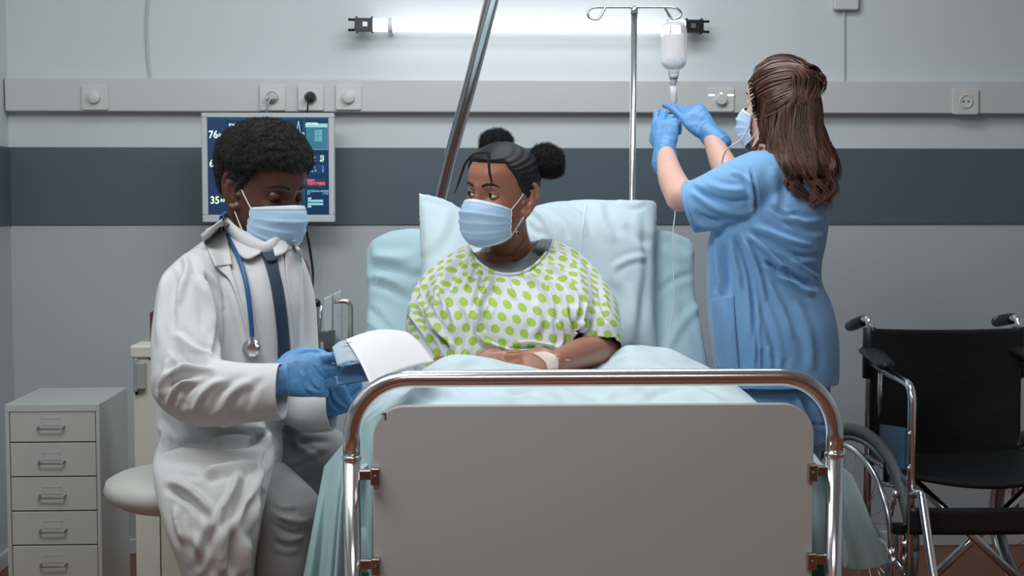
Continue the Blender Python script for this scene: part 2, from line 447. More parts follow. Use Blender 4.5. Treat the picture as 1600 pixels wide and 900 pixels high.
# dark spot like soft-shadow is left to the light; fluorescent wall light
t = thing('wall_lamp', 'long glowing white tube lamp with black end holders on the wall', 'lamp', P(824, 40, YW-.05))
ly = YW-.075
a = P(583, 40, ly); b = P(1070, 40.5, ly); zc = (a[2]+b[2])/2
M_TUBE = mat('lit_tube', (255, 255, 255), .4, emit=(250, 252, 255), estr=3.0)
obj('light_tube', tube([(a[0], ly, zc), (b[0], ly, zc)], .0225, n=24, sub=1, round_caps=False), M_TUBE, t)
for sx, e in ((-1, a[0]), (1, b[0])):
    hold = join(box(min(e, e+sx*.062), max(e, e+sx*.062), ly-.022, ly+.022, zc-.021, zc+.021), box(min(e, e+sx*.006), max(e, e+sx*.006), ly-.025, ly+.025, zc-.026, zc+.026),
                box(min(e+sx*.052, e+sx*.058), max(e+sx*.052, e+sx*.058), ly-.024, ly+.024, zc-.026, zc+.026))
    h = obj('end_holder', hold, M_BLACKPL, t, smooth=False)
    for sz in (-1, 1): obj('prong', bar((e+sx*.06, ly, zc+.017*sz), (e+sx*.085, ly, zc+.018*sz), .0045), M_BLACKPL, h)
    obj('clip', join(box(min(e+sx*.018, e+sx*.034), max(e+sx*.018, e+sx*.034), ly-.026, ly-.022, zc-.008, zc+.008)), M_STEEL, h, smooth=False)
    obj('bracket', box(min(e+sx*.03, e+sx*.05), max(e+sx*.03, e+sx*.05), ly+.015, YW, zc-.012, zc+.012), M_BLACKPL, t, smooth=False)
for px in (612, 1040):
    x = Xat(px, ly)
    obj('bracket', join(box(x-.009, x+.009, ly+.01, YW, zc-.027, zc-.012), lathe([(.0245, -.008), (.0245, .008)], (x, ly, zc), 24, (1, 0, 0))), mat('lamp_clip', (235, 235, 235), .4), t, angle=40)

# ================================================================== MONITOR
ym = 4.80
A = P(314, 176, ym); B = P(523, 347, ym)
mon = thing('patient_monitor', 'flat white-framed monitor on the wall showing blue vital signs screen', 'monitor', ((A[0]+B[0])/2, ym, B[2]))
bz = .019
outer = rounded_rect(A[0], B[0], B[2], A[2], .006); 
fr = join(box(A[0], B[0], ym, ym+.045, A[2]-.016, A[2]), box(A[0], B[0], ym, ym+.045, B[2], B[2]+.024), box(A[0], A[0]+bz, ym, ym+.045, B[2]+.024, A[2]-.016), box(B[0]-bz, B[0], ym, ym+.045, B[2]+.024, A[2]-.016),
          box(A[0]+.01, B[0]-.01, ym+.035, ym+.05, B[2]+.01, A[2]-.01))
M_MONF = mat('monitor_frame_plastic', (196, 200, 203), .4)
bevel(obj('frame', fr, M_MONF, mon, smooth=False), .003)
sx0, sx1, sz0, sz1 = A[0]+bz, B[0]-bz, B[2]+.024, A[2]-.016
ys = ym+.008
scr = obj('screen', box(sx0, sx1, ys, ys+.004, sz0, sz1), mat('screen_blue', (8, 20, 40), .25, emit=(18, 58, 92), estr=.8), mon, smooth=False)
obj('wall_mount', join(box((A[0]+B[0])/2-.05, (A[0]+B[0])/2+.05, ym+.045, YT, 1.40, 1.50), box((A[0]+B[0])/2-.04, (A[0]+B[0])/2+.04, ym+.045, YW-.006, 1.40, 1.46)), M_BLACKPL, mon, smooth=False)
def E(name, rgb, s): return mat(name, rgb, .5, emit=rgb, estr=s)
E_W = E('screen_white', (215, 240, 240), .95); E_Y = E('screen_pale_green', (215, 235, 190), .95); E_T = E('screen_teal', (38, 98, 116), .75)
E_L = E('screen_line', (52, 120, 145), .7); E_R = E('screen_red', (235, 90, 85), .9); E_B = E('screen_blue_text', (85, 160, 215), .9); E_P = E('screen_panel', (14, 42, 74), .8); E_H = E('screen_light_teal', (120, 175, 180), .8)
def text_geo(s, size, x, z, y, sx=1.0):
    c = bpy.data.curves.new('t', 'FONT'); c.body = s; c.size = size; c.extrude = 0.0; c.resolution_u = 3; c.offset = size*0.012
    o = bpy.data.objects.new('t', c); COL.objects.link(o)
    dg = bpy.context.evaluated_depsgraph_get(); ev = o.evaluated_get(dg); me = ev.to_mesh()
    V = [(x+v.co.x*sx, y, z+v.co.y) for v in me.vertices]; F = [tuple(p.vertices) for p in me.polygons]
    ev.to_mesh_clear(); bpy.data.objects.remove(o); return V, F
def mpx(px, py): q = P(px, py, ys); return q[0], q[2]
def mtext(s, px, py, hpx, m, lab=None, sx=1.0):
    x, z = mpx(px, py)
    obj('reading', text_geo(s, hpx/FPX*ys*1.38, x, z, ys-.0012, sx), m, scr, smooth=False, label=lab)
def mrect(px0, px1, py0, py1, m, d=.0008, name='screen_panel'):
    a = mpx(px0, py0); b = mpx(px1, py1)
    return obj(name, prism([(a[0], ys, b[1]), (b[0], ys, b[1]), (b[0], ys, a[1]), (a[0], ys, a[1])], (0, 0, 0), (0, -d, 0)), m, scr, smooth=False)
mrect(324, 354, 188, 338, E_P, .0004)
mtext('76', 326, 215.5, 11.5, E_W, 'reading 76', .92); mtext('BPM', 341.5, 213.5, 5, E_W, sx=1.1)
mtext('61', 327, 260.5, 11.5, E_W, 'reading 61', .92); mtext('mmHg', 342, 259, 5, E_W)
mtext('35', 328.5, 318, 11.5, E_Y, 'reading 35', .92); mtext('RPM', 344.5, 315.5, 5, E_Y, sx=1.1)
mtext('EKG', 357.5, 198.5, 5.5, E_W, sx=1.2)
mrect(477, 512, 193, 199, E_H, .0008)
tx = [mpx(478, 199), mpx(512, 199), mpx(512, 234), mpx(492, 234), mpx(478, 228)]
obj('screen_panel', prism([(x, ys, z) for x, z in tx], (0, 0, 0), (0, -.0007, 0)), E_T, scr, smooth=False)
mtext('SATLEVEL', 478, 194.5, 3.2, E_W)
for yy in (203.5, 213):
    mtext('--', 481, yy, 3, E_H); 
    for k in range(3): mtext('00.000', 492, yy+2+2.9*k, 2.6, E_H, sx=1.15)
mrect(477, 509, 241, 255, E_P); mrect(477, 509, 257, 271, E_P); mrect(478, 510, 279, 292, E_P)
mtext('ardio', 479, 247.5, 4.5, E_W, sx=1.05); mtext('ardio', 479, 253, 4.5, E_W, sx=1.05); mtext('72', 500, 247.5, 4.5, E_W); mtext('47', 500, 253, 4.5, E_W)
mtext('syst 0', 479, 263, 4.2, E_B); mtext('diast 0', 479, 268.5, 4.2, E_B); mtext('2', 503, 263, 4.2, E_B); mtext('0', 503, 268.5, 4.2, E_B)
mtext('PMIP', 480, 284, 4, E_R); mtext('70/77', 480, 289, 4.6, E_R, sx=1.1); mtext('98%', 496.5, 289, 4.6, E_R, sx=1.1); mtext('----', 498, 291.5, 2, E_H)
mtext('INTERVAL', 480, 300, 3.2, E_H); mtext('RT', 480, 304, 3.2, E_H); mtext('00:000', 501, 300, 3.2, E_H); mtext('1795', 504, 304, 3.2, E_H)
mrect(481, 505, 312, 315.5, E_H); mrect(481, 505, 317, 320.5, E_H); mtext('RSP', 481, 311.3, 2.6, E_W); mtext('000', 481, 324, 2.6, E_W)
def mline(pts, m, wd=.0011):
    p = [(mpx(*q)[0], ys-.001, mpx(*q)[1]) for q in pts]
    obj('trace', tube(p, wd, n=6, sub=1), m, scr)
mline([(430, 209), (448, 208), (456, 208), (458, 204), (461, 210), (462, 214), (466.5, 189), (471, 222), (472, 208), (474, 207), (475.5, 210)], E_W)
mline([(322, 186), (517, 186), (517, 336), (322, 336), (322, 186)], E_L, .0007); mline([(475, 187), (475, 336)], E_L, .0007)
mline([(478, 228), (492, 234), (512, 234), (512, 199)], E_H, .0006)
for yy in (225, 262, 300): mrect(356, 470, yy, yy+1, E_L)
tag(obj('monitor_cable', tube(PP([(476, 347, 4.83), (479, 362, 4.86), (485, 395, 4.9), (489, 430, 4.92), (487, 470, 4.9), (487, 520, 4.9)]), .0045, n=8), mat('green_black_cable', (34, 46, 38), .5)), 'thin dark green cable hanging below the monitor', 'cable')
# ================================================================== HOSPITAL BED
M_PANEL = mat('grey_laminate', (192, 191, 187), 0.42, vary=0.02)
M_BEDGREY = mat('bed_grey_enamel', (178, 186, 192), 0.35)
M_TEAL = mat('teal_mattress_vinyl', (58, 96, 92), 0.5)
M_CLAMP = mat('clamp_steel', (190, 178, 170), 0.22, metal=1.0)
M_SHEET = cloth_mat('pale_teal_sheet', (172, 201, 209))
M_PILLOW = cloth_mat('pale_blue_pillow', (190, 209, 216))
M_BLANKET = cloth_mat('pale_mint_blanket', (198, 217, 222))
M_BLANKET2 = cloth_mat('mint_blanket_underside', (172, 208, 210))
YB = 2.60
pl = P(549.5, 700, YB); pr = P(1304, 700, YB); zt = P(900, 590.5, YB)[2]
xl, xr = pl[0], pr[0]; xc = (xl+xr)/2
bed = thing('hospital_bed', 'hospital bed with grey foot panel in a chrome tube frame', 'bed', (xc, 3.4, 0))
rT = .0160
def arc_corner(cx, cz, r, a0, a1, y, n=10):
    return [(cx+r*math.cos(math.radians(a0+(a1-a0)*k/n)), y, cz+r*math.sin(math.radians(a0+(a1-a0)*k/n))) for k in range(n+1)]
RC = .105
top = [(xl, YB, .82)] + arc_corner(xl+RC, zt-RC, RC, 180, 90, YB) + arc_corner(xr-RC, zt-RC, RC, 90, 0, YB) + [(xr, YB, .82)]
zcol = P(549, 714, YB)[2]
fe = obj('footboard_rail', tube([(xl, YB, zcol)] + top[1:-1] + [(xr, YB, zcol)], rT, n=28, sub=1, round_caps=False), M_CHROME, bed)
for x in (xl, xr):
    obj('footboard_post', bar((x, YB, .06), (x, YB, zcol-.004), rT*1.0, n=28), M_CHROME, bed)
    obj('joint_ring', lathe([(rT*.98, -.005), (rT*1.12, -.004), (rT*1.14, 0), (rT*1.12, .003), (rT*.98, .004)], (x, YB, zcol-.001), 28), M_CHROME, bed)
    obj('caster', join(lathe([(.0, -.02), (.055, -.02), (.06, -.012), (.06, .012), (.055, .02), (.0, .02)], (x, YB, .06), 28, (1, 0, 0)), lathe([(.02, 0), (.024, .03)], (x, YB, .1), 16)), M_BLACKPL, bed, angle=40)
a = P(583, 633, YB); b = P(1267, 900, YB)
zp1 = P(900, 632, YB)[2]; zp0 = .42
poly = [(x, YB-.009, z) for x, z in rounded_rect(a[0], b[0], zp0, zp1, .058, 8)]
bevel(obj('foot_panel', prism(poly, (0, 0, 0), (0, .018, 0)), M_PANEL, bed, smooth=False), .002)
# small brown scratch at the panel corner
sc = P(602, 651, YB-.0095)
obj('scratch', join(obox(sc, (1, 0, 0), (0, 1, 0), (0, 0, 1), .0014, .0004, .006), obox(sc+np.array([-.003, 0, .005]), (1, 0, .3), (0, 1, 0), (0, 0, 1), .004, .0004, .0012)), mat('scratch_brown', (92, 70, 60), .6), bed, smooth=False)
for py0, py1 in ((728, 755), (868, 894)):
    for s, x in ((1, xl), (-1, xr)):
        z0, z1 = P(560, py1, YB)[2], P(560, py0, YB)[2]; zm = (z0+z1)/2
        e = a[0] if s > 0 else b[0]
        k = obj('clamp', join(obox((e+s*.004, YB-.012, zm), (1, 0, 0), (0, 1, 0), (0, 0, 1), .0085, .014, (z1-z0)/2),
                 obox(((x+s*rT+e)/2, YB, zm), (1, 0, 0), (0, 1, 0), (0, 0, 1), abs(e-x)/2-rT*.3, .008, .0095)), M_CLAMP, bed, smooth=False)
        bevel(k, .0022)
        obj('clamp_screw', lathe([(.004, 0), (.004, .003), (.003, .0035)], (e+s*.004, YB-.026, zm), 12, (0, -1, 0)), M_STEEL, k, angle=40)
# frame, legs, mattress base
XM0, XM1 = xc-.465, xc+.465
ZF = .50
fr = join(box(XM0+.02, XM0+.06, YB+.05, 4.55, ZF-.05, ZF), box(XM1-.06, XM1-.02, YB+.05, 4.55, ZF-.05, ZF), box(XM0+.02, XM1-.02, YB+.03, YB+.07, ZF-.05, ZF), box(XM0+.02, XM1-.02, 4.5, 4.55, ZF-.05, ZF))
bevel(obj('bed_frame', fr, M_BEDGREY, bed, smooth=False), .004)
for k in range(9):
    y = YB+.15+k*.12
    obj('slat', box(XM0+.05, XM1-.05, y, y+.05, ZF-.004, ZF+.008), M_BEDGREY, bed, smooth=False)
for x in (XM0+.04, XM1-.04):
    obj('leg', bent([(x, 4.5, ZF-.03), (x, 4.5, .09)], .018), M_CHROME, bed)
    obj('caster', lathe([(.0, -.02), (.055, -.02), (.06, -.012), (.06, .012), (.055, .02), (.0, .02)], (x, 4.5, .06), 28, (1, 0, 0)), M_BLACKPL, bed, angle=40)
    obj('leg', bent([(x, YB+.06, ZF-.03), (x, YB+.02, ZF-.05), (x, YB+.005, ZF-.05)], .012), M_CHROME, bed)
obj('headboard', bent([(XM0+.04, 4.55, .3), (XM0+.04, 4.55, .95), (XM1-.04, 4.55, .95), (XM1-.04, 4.55, .3)], .014, .08), M_CHROME, bed)
# lifting pole: rises from the head of the bed and leans over the patient
obj('lifting_pole', tube([P(684, 326, 4.42), P(705, 240, 4.25), P(735, 130, 4.02), P(770, -8, 3.74), P(776, -34, 3.69)], .0195, n=24, sub=4, round_caps=False), M_CHROME, bed)
obj('pole_socket', join(bar(P(684, 326, 4.42), (XM0+.20, 4.53, .52), .0195, 20), box(XM0+.15, XM0+.25, 4.5, 4.56, ZF-.05, ZF+.03)), M_CHROME, bed)
# side rail on the far-left side of the bed (folded grey panel with chrome tubes)
ys_ = 4.05
def Q(px, py, Y=ys_): return P(px, py, Y)
rail = obj('side_rail_panel', join(prism([Q(505, 467), Q(519, 460), Q(519, 560), Q(505, 560)], (0, 0, 0), (0, .03, 0)), prism([Q(519, 460), Q(534, 453), Q(534, 556), Q(519, 560)], (0, 0.01, 0), (0, .02, 0))), M_BEDGREY, bed, smooth=False)
bevel(rail, .003)
obj('side_rail_tube', bent([Q(522, 471, 4.0), Q(548, 470, 4.0), Q(548, 540, 4.0), Q(547, 640, 4.0)], .0075, .03), M_CHROME, bed)
obj('side_rail_tube', bent([Q(494, 560), Q(494, 474), Q(484, 474), Q(474, 548)], .0085, .03), M_CHROME, bed)
obj('side_rail_tube', bent([Q(502, 478, 4.09), Q(498, 520, 4.09), Q(498, 590, 4.09)], .006, .03), M_CHROME, bed)
obj('side_rail_clamp', join(prism([Q(497, 519, 4.0), Q(522, 519, 4.0), Q(522, 534, 4.0), Q(497, 534, 4.0)], (0, 0, 0), (0, .04, 0)), prism([Q(513, 517, 3.99), Q(523, 517, 3.99), Q(523, 536, 3.99), Q(513, 536, 3.99)], (0, 0, 0), (0, .03, 0))), M_STEEL, bed, smooth=False)
obj('side_rail_bar', join(bar(Q(474, 580, 4.0), Q(560, 580, 4.0), .012), bar(Q(494, 560), Q(494, 640), .0085), bar(Q(512, 545), Q(512, 650), .012)), M_STEEL, bed)
obj('rail_knob', sphere(Q(494, 474), .013, 14, 8), M_BLACKPL, bed)
tag(bevel(obj('blue_tag', prism([Q(476, 464, 4.2), Q(482, 466, 4.2), Q(480, 486, 4.2), Q(475, 486, 4.2)], (0, 0, 0), (0, .012, 0)), mat('blue_plastic', (40, 110, 180), .4), smooth=False), .001), 'small blue plastic tag beside the bed rail behind the doctor', 'tag')

# ---------------- mattress with raised head part, under a fitted sheet
YH = 3.72; ZM0, ZM1 = .512, .655
def mattress():
    # profile along the length: foot flat, then raised
    top_l = P(0, 345, 4.06)[2]
    C = [(YB+.06, ZM0+.07), (2.9, ZM0+.07), (3.3, ZM0+.07), (3.6, ZM0+.075), (3.72, ZM0+.12), (3.82, .80), (3.93, .95), (4.02, top_l-.04)]
    q = catmull(np.array(C, float), 8); T = np.gradient(q, axis=0); T /= np.linalg.norm(T, axis=1)[:, None]
    rings = []; n = 40
    for i in range(len(q)):
        nrmv = np.array([-T[i][1], T[i][0]])          # (y, z), up/forward side
        k = i/(len(q)-1); sh = .86 if i in (0, len(q)-1) else (.97 if i in (1, len(q)-2) else 1)
        r = []
        hw = .468*sh if k < .5 else (.468*(1-.02*math.sin(k*9)))*sh
        for j in range(n):
            a = 2*PI*j/n; c, s = math.cos(a), math.sin(a)
            sx = hw*abs(c)**.28*(1 if c > 0 else -1); sn = .07*abs(s)**.6*(1 if s > 0 else -1)*sh
            r.append((xc - .04*min(1, max(0, (q[i][0]-2.7)/1.2)) + sx, q[i][0]+nrmv[0]*sn, q[i][1]+nrmv[1]*sn))
        rings.append(r)
    return skin_rings(rings)
mt = remesh([mattress()], .011, 2)
MV, MF = mt
MV = wobble(MV, normals_np(MV, MF), .004, 7, 3)
MV = folds(MV, MF, [([(560, 372), (566, 410), (572, 440)], 6, .010),
    ([(578, 412), (610, 418), (640, 430), (668, 432)], 7, -.012), ([(578, 400), (610, 404), (650, 402)], 8, .008),
    ([(578, 441), (610, 452), (650, 480)], 5, -.009), ([(572, 432), (610, 438), (660, 462)], 6, .008),
    ([(575, 480), (595, 498), (615, 525)], 4, -.010), ([(572, 500), (590, 515), (602, 535)], 4, .009),
    ([(1040, 345), (1062, 352), (1080, 372), (1085, 400)], 10, .010), ([(1035, 372), (1060, 380), (1082, 395)], 9, -.007),
    ([(1010, 470), (1050, 440), (1085, 425)], 5, -.005), ([(1030, 560), (1070, 500), (1100, 470)], 6, .006),
    ([(1020, 420), (1035, 480), (1030, 560)], 9, -.007), ([(1075, 460), (1100, 520), (1112, 565)], 8, .007)])
mo = obj('mattress', (MV, MF), M_SHEET, bed, label='mattress with pale teal fitted sheet, head part raised')
obj('mattress_core', join(box(XM0+.012, XM1-.012, YB+.07, 3.6, ZF+.008, ZM0+.03)), M_TEAL, bed, smooth=False, label='dark teal vinyl underside of the mattress')

# ---------------- pillow leaning on the raised head part
def pillow():
    # corner points in the photograph with depth: a wide pillow, dented where the head leans
    nu, nv = 40, 30
    TL = P(650, 296, 3.86); TR = P(1030, 312, 3.98); BL = P(648, 560, 3.62); BR = P(1030, 560, 3.72)
    rings = []
    out = []
    for side in (1, -1):
        V = []
        for j in range(nv):
            v = j/(nv-1)
            for i in range(nu):
                u = i/(nu-1)
                p = (TL*(1-u)+TR*u)*(1-v) + (BL*(1-u)+BR*u)*v
                # sag of the top edge
                sag = .068*math.exp(-((u-.30)/.17)**2)*(1-v)**1.5
                side_in = .012*math.sin(PI*v)*(1 if u < .5 else -1)*abs(2*u-1)**3
                p = p + np.array([side_in, 0, -sag - .010*math.sin(PI*u)*(1-v)])
                prof = (max(0, 1-abs(2*u-1)**3.2)*max(0, 1-abs(2*v-1)**3.2))**.55
                th = .075*prof*(1-.45*math.exp(-((u-.30)/.2)**2))
                V.append(p + np.array([0.02, -1.0, .25])*th*side*(1 if side > 0 else .7))
        out.append(V)
    g = G(); V = out[0]+out[1]; n = nu*nv; F = []
    for j in range(nv-1):
        for i in range(nu-1):
            a = j*nu+i; F.append((a, a+nu, a+nu+1, a+1)); F.append((n+a, n+a+1, n+a+nu+1, n+a+nu))
    bnd = [i for i in range(nu)] + [j*nu+nu-1 for j in range(1, nv)] + [(nv-1)*nu+i for i in range(nu-2, -1, -1)] + [j*nu for j in range(nv-2, 0, -1)]
    for k in range(len(bnd)):
        a, b2 = bnd[k], bnd[(k+1) % len(bnd)]; F.append((a, b2, n+b2, n+a))
    return V, F
PV, PF = remesh([pillow()], .006, 2)
PV = wobble(PV, normals_np(PV, PF), .005, 9, 8)
PV = folds(PV, PF, [([(655, 305), (690, 313), (716, 322)], 4, .004), ([(826, 322), (852, 345), (862, 372)], 5, .007), ([(846, 318), (880, 345), (890, 375)], 6, -.007), ([(870, 316), (905, 338), (915, 372)], 5, .006),
    ([(820, 345), (835, 360), (850, 366)], 5, -.006), ([(935, 312), (940, 345), (960, 380)], 8, .006), ([(960, 310), (985, 320), (1010, 315)], 4, .006), ([(975, 350), (1000, 372), (1020, 380)], 8, -.006),
    ([(955, 420), (985, 405), (1015, 402)], 5, .005), ([(950, 440), (970, 470), (965, 520)], 8, -.006), ([(985, 440), (990, 500), (975, 560)], 9, .006), ([(700, 322), (690, 360), (660, 400)], 9, .005), ([(1005, 330), (1012, 420), (1000, 520)], 7, -.006)])
pil = tag(obj('pillow', (PV, PF), M_PILLOW), 'large pale blue pillow propped upright behind the seated patient', 'pillow')
bp = bvh_of((PV, PF))
sV = [on(bp, *q, off=.002, Y=3.8) for q in resample([(915, 318), (914, 328), (912, 345), (909, 380), (905, 420)], 14)]
obj('pillow_seam', tube(sV, .0016, n=6, sub=2), mat('seam_white', (215, 228, 230), .8), pil)

# ---------------- blanket over the patient's legs, draped on both sides
def blanket():
    nu, nv = 120, 90
    y0, y1 = 2.665, 3.52
    sides = .47
    V = []
    for j in range(nv):
        v = j/(nv-1); y = y0 + (y1-y0)*v
        for i in range(nu):
            u = i/(nu-1)*2-1                              # -1 left hem .. 1 right hem
            zt_ = .79 + .035*math.sin(v*2.2) 
            # legs crossed under the cover: low mounds
            xx = u*.80
            legs = .055*math.exp(-((xx+.16)/.17)**2)*math.exp(-((v-.45)/.35)**2) + .05*math.exp(-((xx-.20)/.16)**2)*math.exp(-((v-.5)/.35)**2)
            legs += .062*math.exp(-((xx-.20)/.15)**2)*math.exp(-((v-.90)/.16)**2)
            legs -= .05*math.exp(-((xx+.02)/.13)**2)*max(0, (v-.72)/.28)
            legs += .045*math.exp(-((xx+.27)/.12)**2)*math.exp(-((v-.55)/.16)**2)
            if abs(xx) < .46:
                x = xx; z = zt_ + legs - .07*max(0, (abs(xx)-.33)/.13)**2
                z += .020*noise.noise(Vector((x*5, y*4, 1.0))) + .010*noise.noise(Vector((x*13, y*5, 4.0))) + .005*noise.noise(Vector((x*28, y*9, 7.0)))
                V.append((xc+x, y, z))
            else:
                e = abs(xx)-.46; s = 1 if xx > 0 else -1
                L = .34
                d = e/L                                     # 0..1 down the drape
                drop = .22 if s > 0 else .42
                fl = .035*math.sin(y*23+1.3*s)*d + .02*math.sin(y*51+2*s)*d
                if s < 0: outw = .012 + .035*d**.8 + fl*.5
                else: outw = .01 + .025*d + fl*.35
                z = zt_ - .07 + legs - drop*d
                if s < 0: z -= .08*d*math.exp(-((y-2.75)/.2)**2)
                else: z += .05*d*math.sin(y*5)
                V.append((xc + s*(.46+outw), y, z + .01*noise.noise(Vector((9.1, y*7, z*3)))))
    F = [(j*nu+i, j*nu+i+1, (j+1)*nu+i+1, (j+1)*nu+i) for j in range(nv-1) for i in range(nu-1)]
    return np.array(V), F
BV, BF = blanket()
BV = smooth_np(BV, BF, 2)
BV0 = BV
BV = folds(BV, BF, [(a, b, 1.8*c) for a, b, c in [([(640, 630), (650, 610), (700, 612), (740, 632)], 7, .010), ([(600, 600), (640, 606), (670, 600)], 7, -.008), ([(690, 632), (800, 622), (860, 634)], 5, .006), ([(940, 630), (960, 612), (1000, 608)], 6, .007),
    ([(1010, 632), (1030, 615), (1070, 606)], 5, -.006), ([(700, 575), (740, 562), (780, 572)], 5, .007), ([(900, 575), (925, 548), (960, 540), (1000, 545)], 6, .010), ([(960, 572), (1000, 560), (1050, 562), (1110, 575)], 7, .009), ([(940, 560), (990, 575)], 5, -.007), ([(590, 690), (610, 660), (600, 630)], 6, .010), ([(760, 606), (790, 618), (840, 612)], 5, -.007), ([(870, 606), (900, 622), (930, 632)], 5, .007), ([(1080, 608), (1110, 620), (1130, 632)], 5, .008)]])
bl = tag(subsurf(solid(obj('blanket', (BV, BF), [M_BLANKET, M_BLANKET2]), .006)), 'pale mint blanket over the patient\'s lap, hanging down both sides of the bed', 'blanket')
bl.modifiers['solid'].material_offset = 0
# right-hand corner of the sheet sticking out beside the foot post, and the left hanging folds
def hang(hem_top, hem_bot, n, m, amp, freq, Y0, Y1, ph=0.0, bulge=0.0):
    """cloth hanging between an upper edge and a lower hem (pixel lines with depths), pleated in depth"""
    a = resample(hem_top, n); b = resample(hem_bot, n); V = []
    for j in range(m):
        v = j/(m-1)
        for i in range(n):
            u = i/(n-1); q = a[i]*(1-v)+b[i]*v
            Y = Y0*(1-u)+Y1*u + amp*math.sin(freq*u*2*PI+ph+1.2*v)*v**.6 + amp*.4*math.sin(freq*2.3*u*2*PI+ph*2)*v - bulge*math.sin(PI*v)
            V.append(P(q[0], q[1], Y))
    F = [(j*n+i, j*n+i+1, (j+1)*n+i+1, (j+1)*n+i) for j in range(m-1) for i in range(n-1)]
    return V, F
h1 = hang([(1262, 728), (1290, 726), (1312, 730), (1330, 744)], [(1262, 868), (1310, 884), (1350, 890), (1391, 878)], 50, 34, .016, 2.3, 2.66, 2.86, .5, .035)
h2 = hang([(598, 640), (572, 656), (540, 688), (506, 728)], [(600, 930), (560, 930), (520, 930), (468, 930)], 90, 50, .016, 3.6, 2.66, 2.80, 1.0, .02)
tag(subsurf(solid(obj('bed_sheet', h1, M_BLANKET2), .004), 1), 'mint sheet corner sticking out right of the chrome foot post', 'sheet')
tag(subsurf(solid(obj('bed_sheet', h2, M_BLANKET2), .004), 1), 'folded mint sheet hanging down between the doctor\'s knee and the foot post', 'sheet')
# ================================================================== DRAWER CABINET (left)
yc = 4.12
A = P(7, 632, yc); Bq = P(155, 632, yc); ztop = A[2]; cx0, cx1 = A[0], Bq[0]; yd = yc+.36
M_CAB = mat('grey_white_metal', (186, 188, 184), .42)
cab = thing('drawer_cabinet', 'narrow white metal drawer cabinet in the left corner with six shallow drawers', 'cabinet', ((cx0+cx1)/2, yc+.18, 0))
zb = .06; t_ = .011
bevel(obj('cabinet_body', join(box(cx0, cx1, yc, yd, ztop-.022, ztop), box(cx0, cx0+t_, yc, yd, zb, ztop-.022), box(cx1-t_, cx1, yc, yd, zb, ztop-.022), box(cx0+t_, cx1-t_, yd-.006, yd, zb, ztop-.022), box(cx0+t_, cx1-t_, yc+.01, yd-.006, zb, zb+.01)), M_CAB, cab, smooth=False), .0018)
dh = (P(0, 639, yc)[2]-P(0, 693, yc)[2]); z = P(0, 639, yc)[2]
k = 0
while z-dh > zb-.02 and k < 6:
    z0 = z-dh+.0035; x0, x1 = cx0+t_+.002, cx1-t_-.002
    d = obj('drawer', join(box(x0, x1, yc+.003, yc+.016, z0, z), box(x0+.008, x1-.008, yc+.016, yd-.03, z0+.004, z-.012)), M_CAB, cab, smooth=False); bevel(d, .0015)
    hx = (x0+x1)/2-.003; hz = z-dh*.53
    obj('handle', bent([(hx-.037, yc+.003, hz), (hx-.035, yc-.018, hz-.003), (hx+.035, yc-.018, hz-.003), (hx+.037, yc+.003, hz)], .0028, .006, 10), M_STEEL, d)
    obj('label_holder', join(box(hx-.027, hx-.0255, yc+.0005, yc+.003, hz+.004, hz+.026), box(hx-.027, hx+.025, yc+.0005, yc+.003, hz+.0245, hz+.026), box(hx+.0235, hx+.025, yc+.0005, yc+.003, hz+.004, hz+.026), box(hx-.0255, hx+.0235, yc+.0017, yc+.003, hz+.004, hz+.0245)), M_CAB, d, smooth=False)
    z -= dh; k += 1
for x in (cx0+.03, cx1-.03):
    for y in (yc+.04, yd-.04):
        obj('caster', join(lathe([(.0, -.01), (.022, -.01), (.024, 0), (.022, .01), (0, .01)], (x, y, .024), 18, (1, 0, 0)), box(x-.012, x+.012, y-.012, y+.012, .04, .062)), M_BLACKPL, cab, angle=40)

# ================================================================== BEDSIDE CABINET behind the doctor
yb = 3.75
a = P(206, 540, yb); b = P(330, 540, yb)
bc = thing('bedside_cabinet', 'cream bedside cabinet with side hinge standing behind the seated doctor', 'cabinet', ((a[0]+b[0])/2, yb+.2, 0))
x0, x1, zt_ = a[0], b[0], a[2]
bevel(obj('top', box(x0-.004, x1+.004, yb-.008, yb+.40, zt_-.032, zt_), M_CREAM, bc, smooth=False), .005, 3)
xd = P(246, 600, yb)[0]
bevel(obj('cabinet_body', join(box(x0+.002, xd, yb, yb+.39, .05, zt_-.032), box(xd, x1-.002, yb+.02, yb+.39, .05, zt_-.032)), M_CREAM, bc, smooth=False), .002)
dr = bevel(obj('door', box(xd+.003, x1-.004, yb-.001, yb+.018, .07, zt_-.04), mat('cream_door', (196, 192, 174), .42), bc, smooth=False), .002)
hg = obj('hinge', join(box(P(205, 0, yb)[0], P(219, 0, yb)[0], yb-.02, yb, P(0, 608, yb)[2], P(0, 567, yb)[2]), bar(P(212, 612, yb-.012), P(212, 560, yb-.012), .006)), mat('hinge_grey', (150, 154, 152), .4), bc, smooth=False)
bevel(hg, .002)
for py in (559, 614):
    obj('hinge_screw', lathe([(.0045, 0), (.0045, .003)], P(214, py, yb-.001), 12, (0, -1, 0)), M_BLACKPL, hg, smooth=False)
obj('bolt', lathe([(.006, 0), (.006, .003)], P(237, 560, yb-.001), 14, (0, -1, 0)), M_BLACKPL, bc, smooth=False)
obj('leg', join(*[box(x, x+.03, y, y+.03, 0, .05) for x in (x0+.01, x1-.04) for y in (yb+.02, yb+.35)]), M_BLACKPL, bc, smooth=False)
ff = tag(bevel(obj('folder', prism([P(234, 488, yb+.1), P(240, 488, yb+.1), P(246, 541.5, yb+.1), P(234.5, 541.5, yb+.1)], (0, 0, 0), (0, .22, 0)), mat('brown_folder', (92, 48, 42), .5), smooth=False), .001), 'thin brown folder standing on the bedside cabinet behind the doctor\'s back', 'folder')

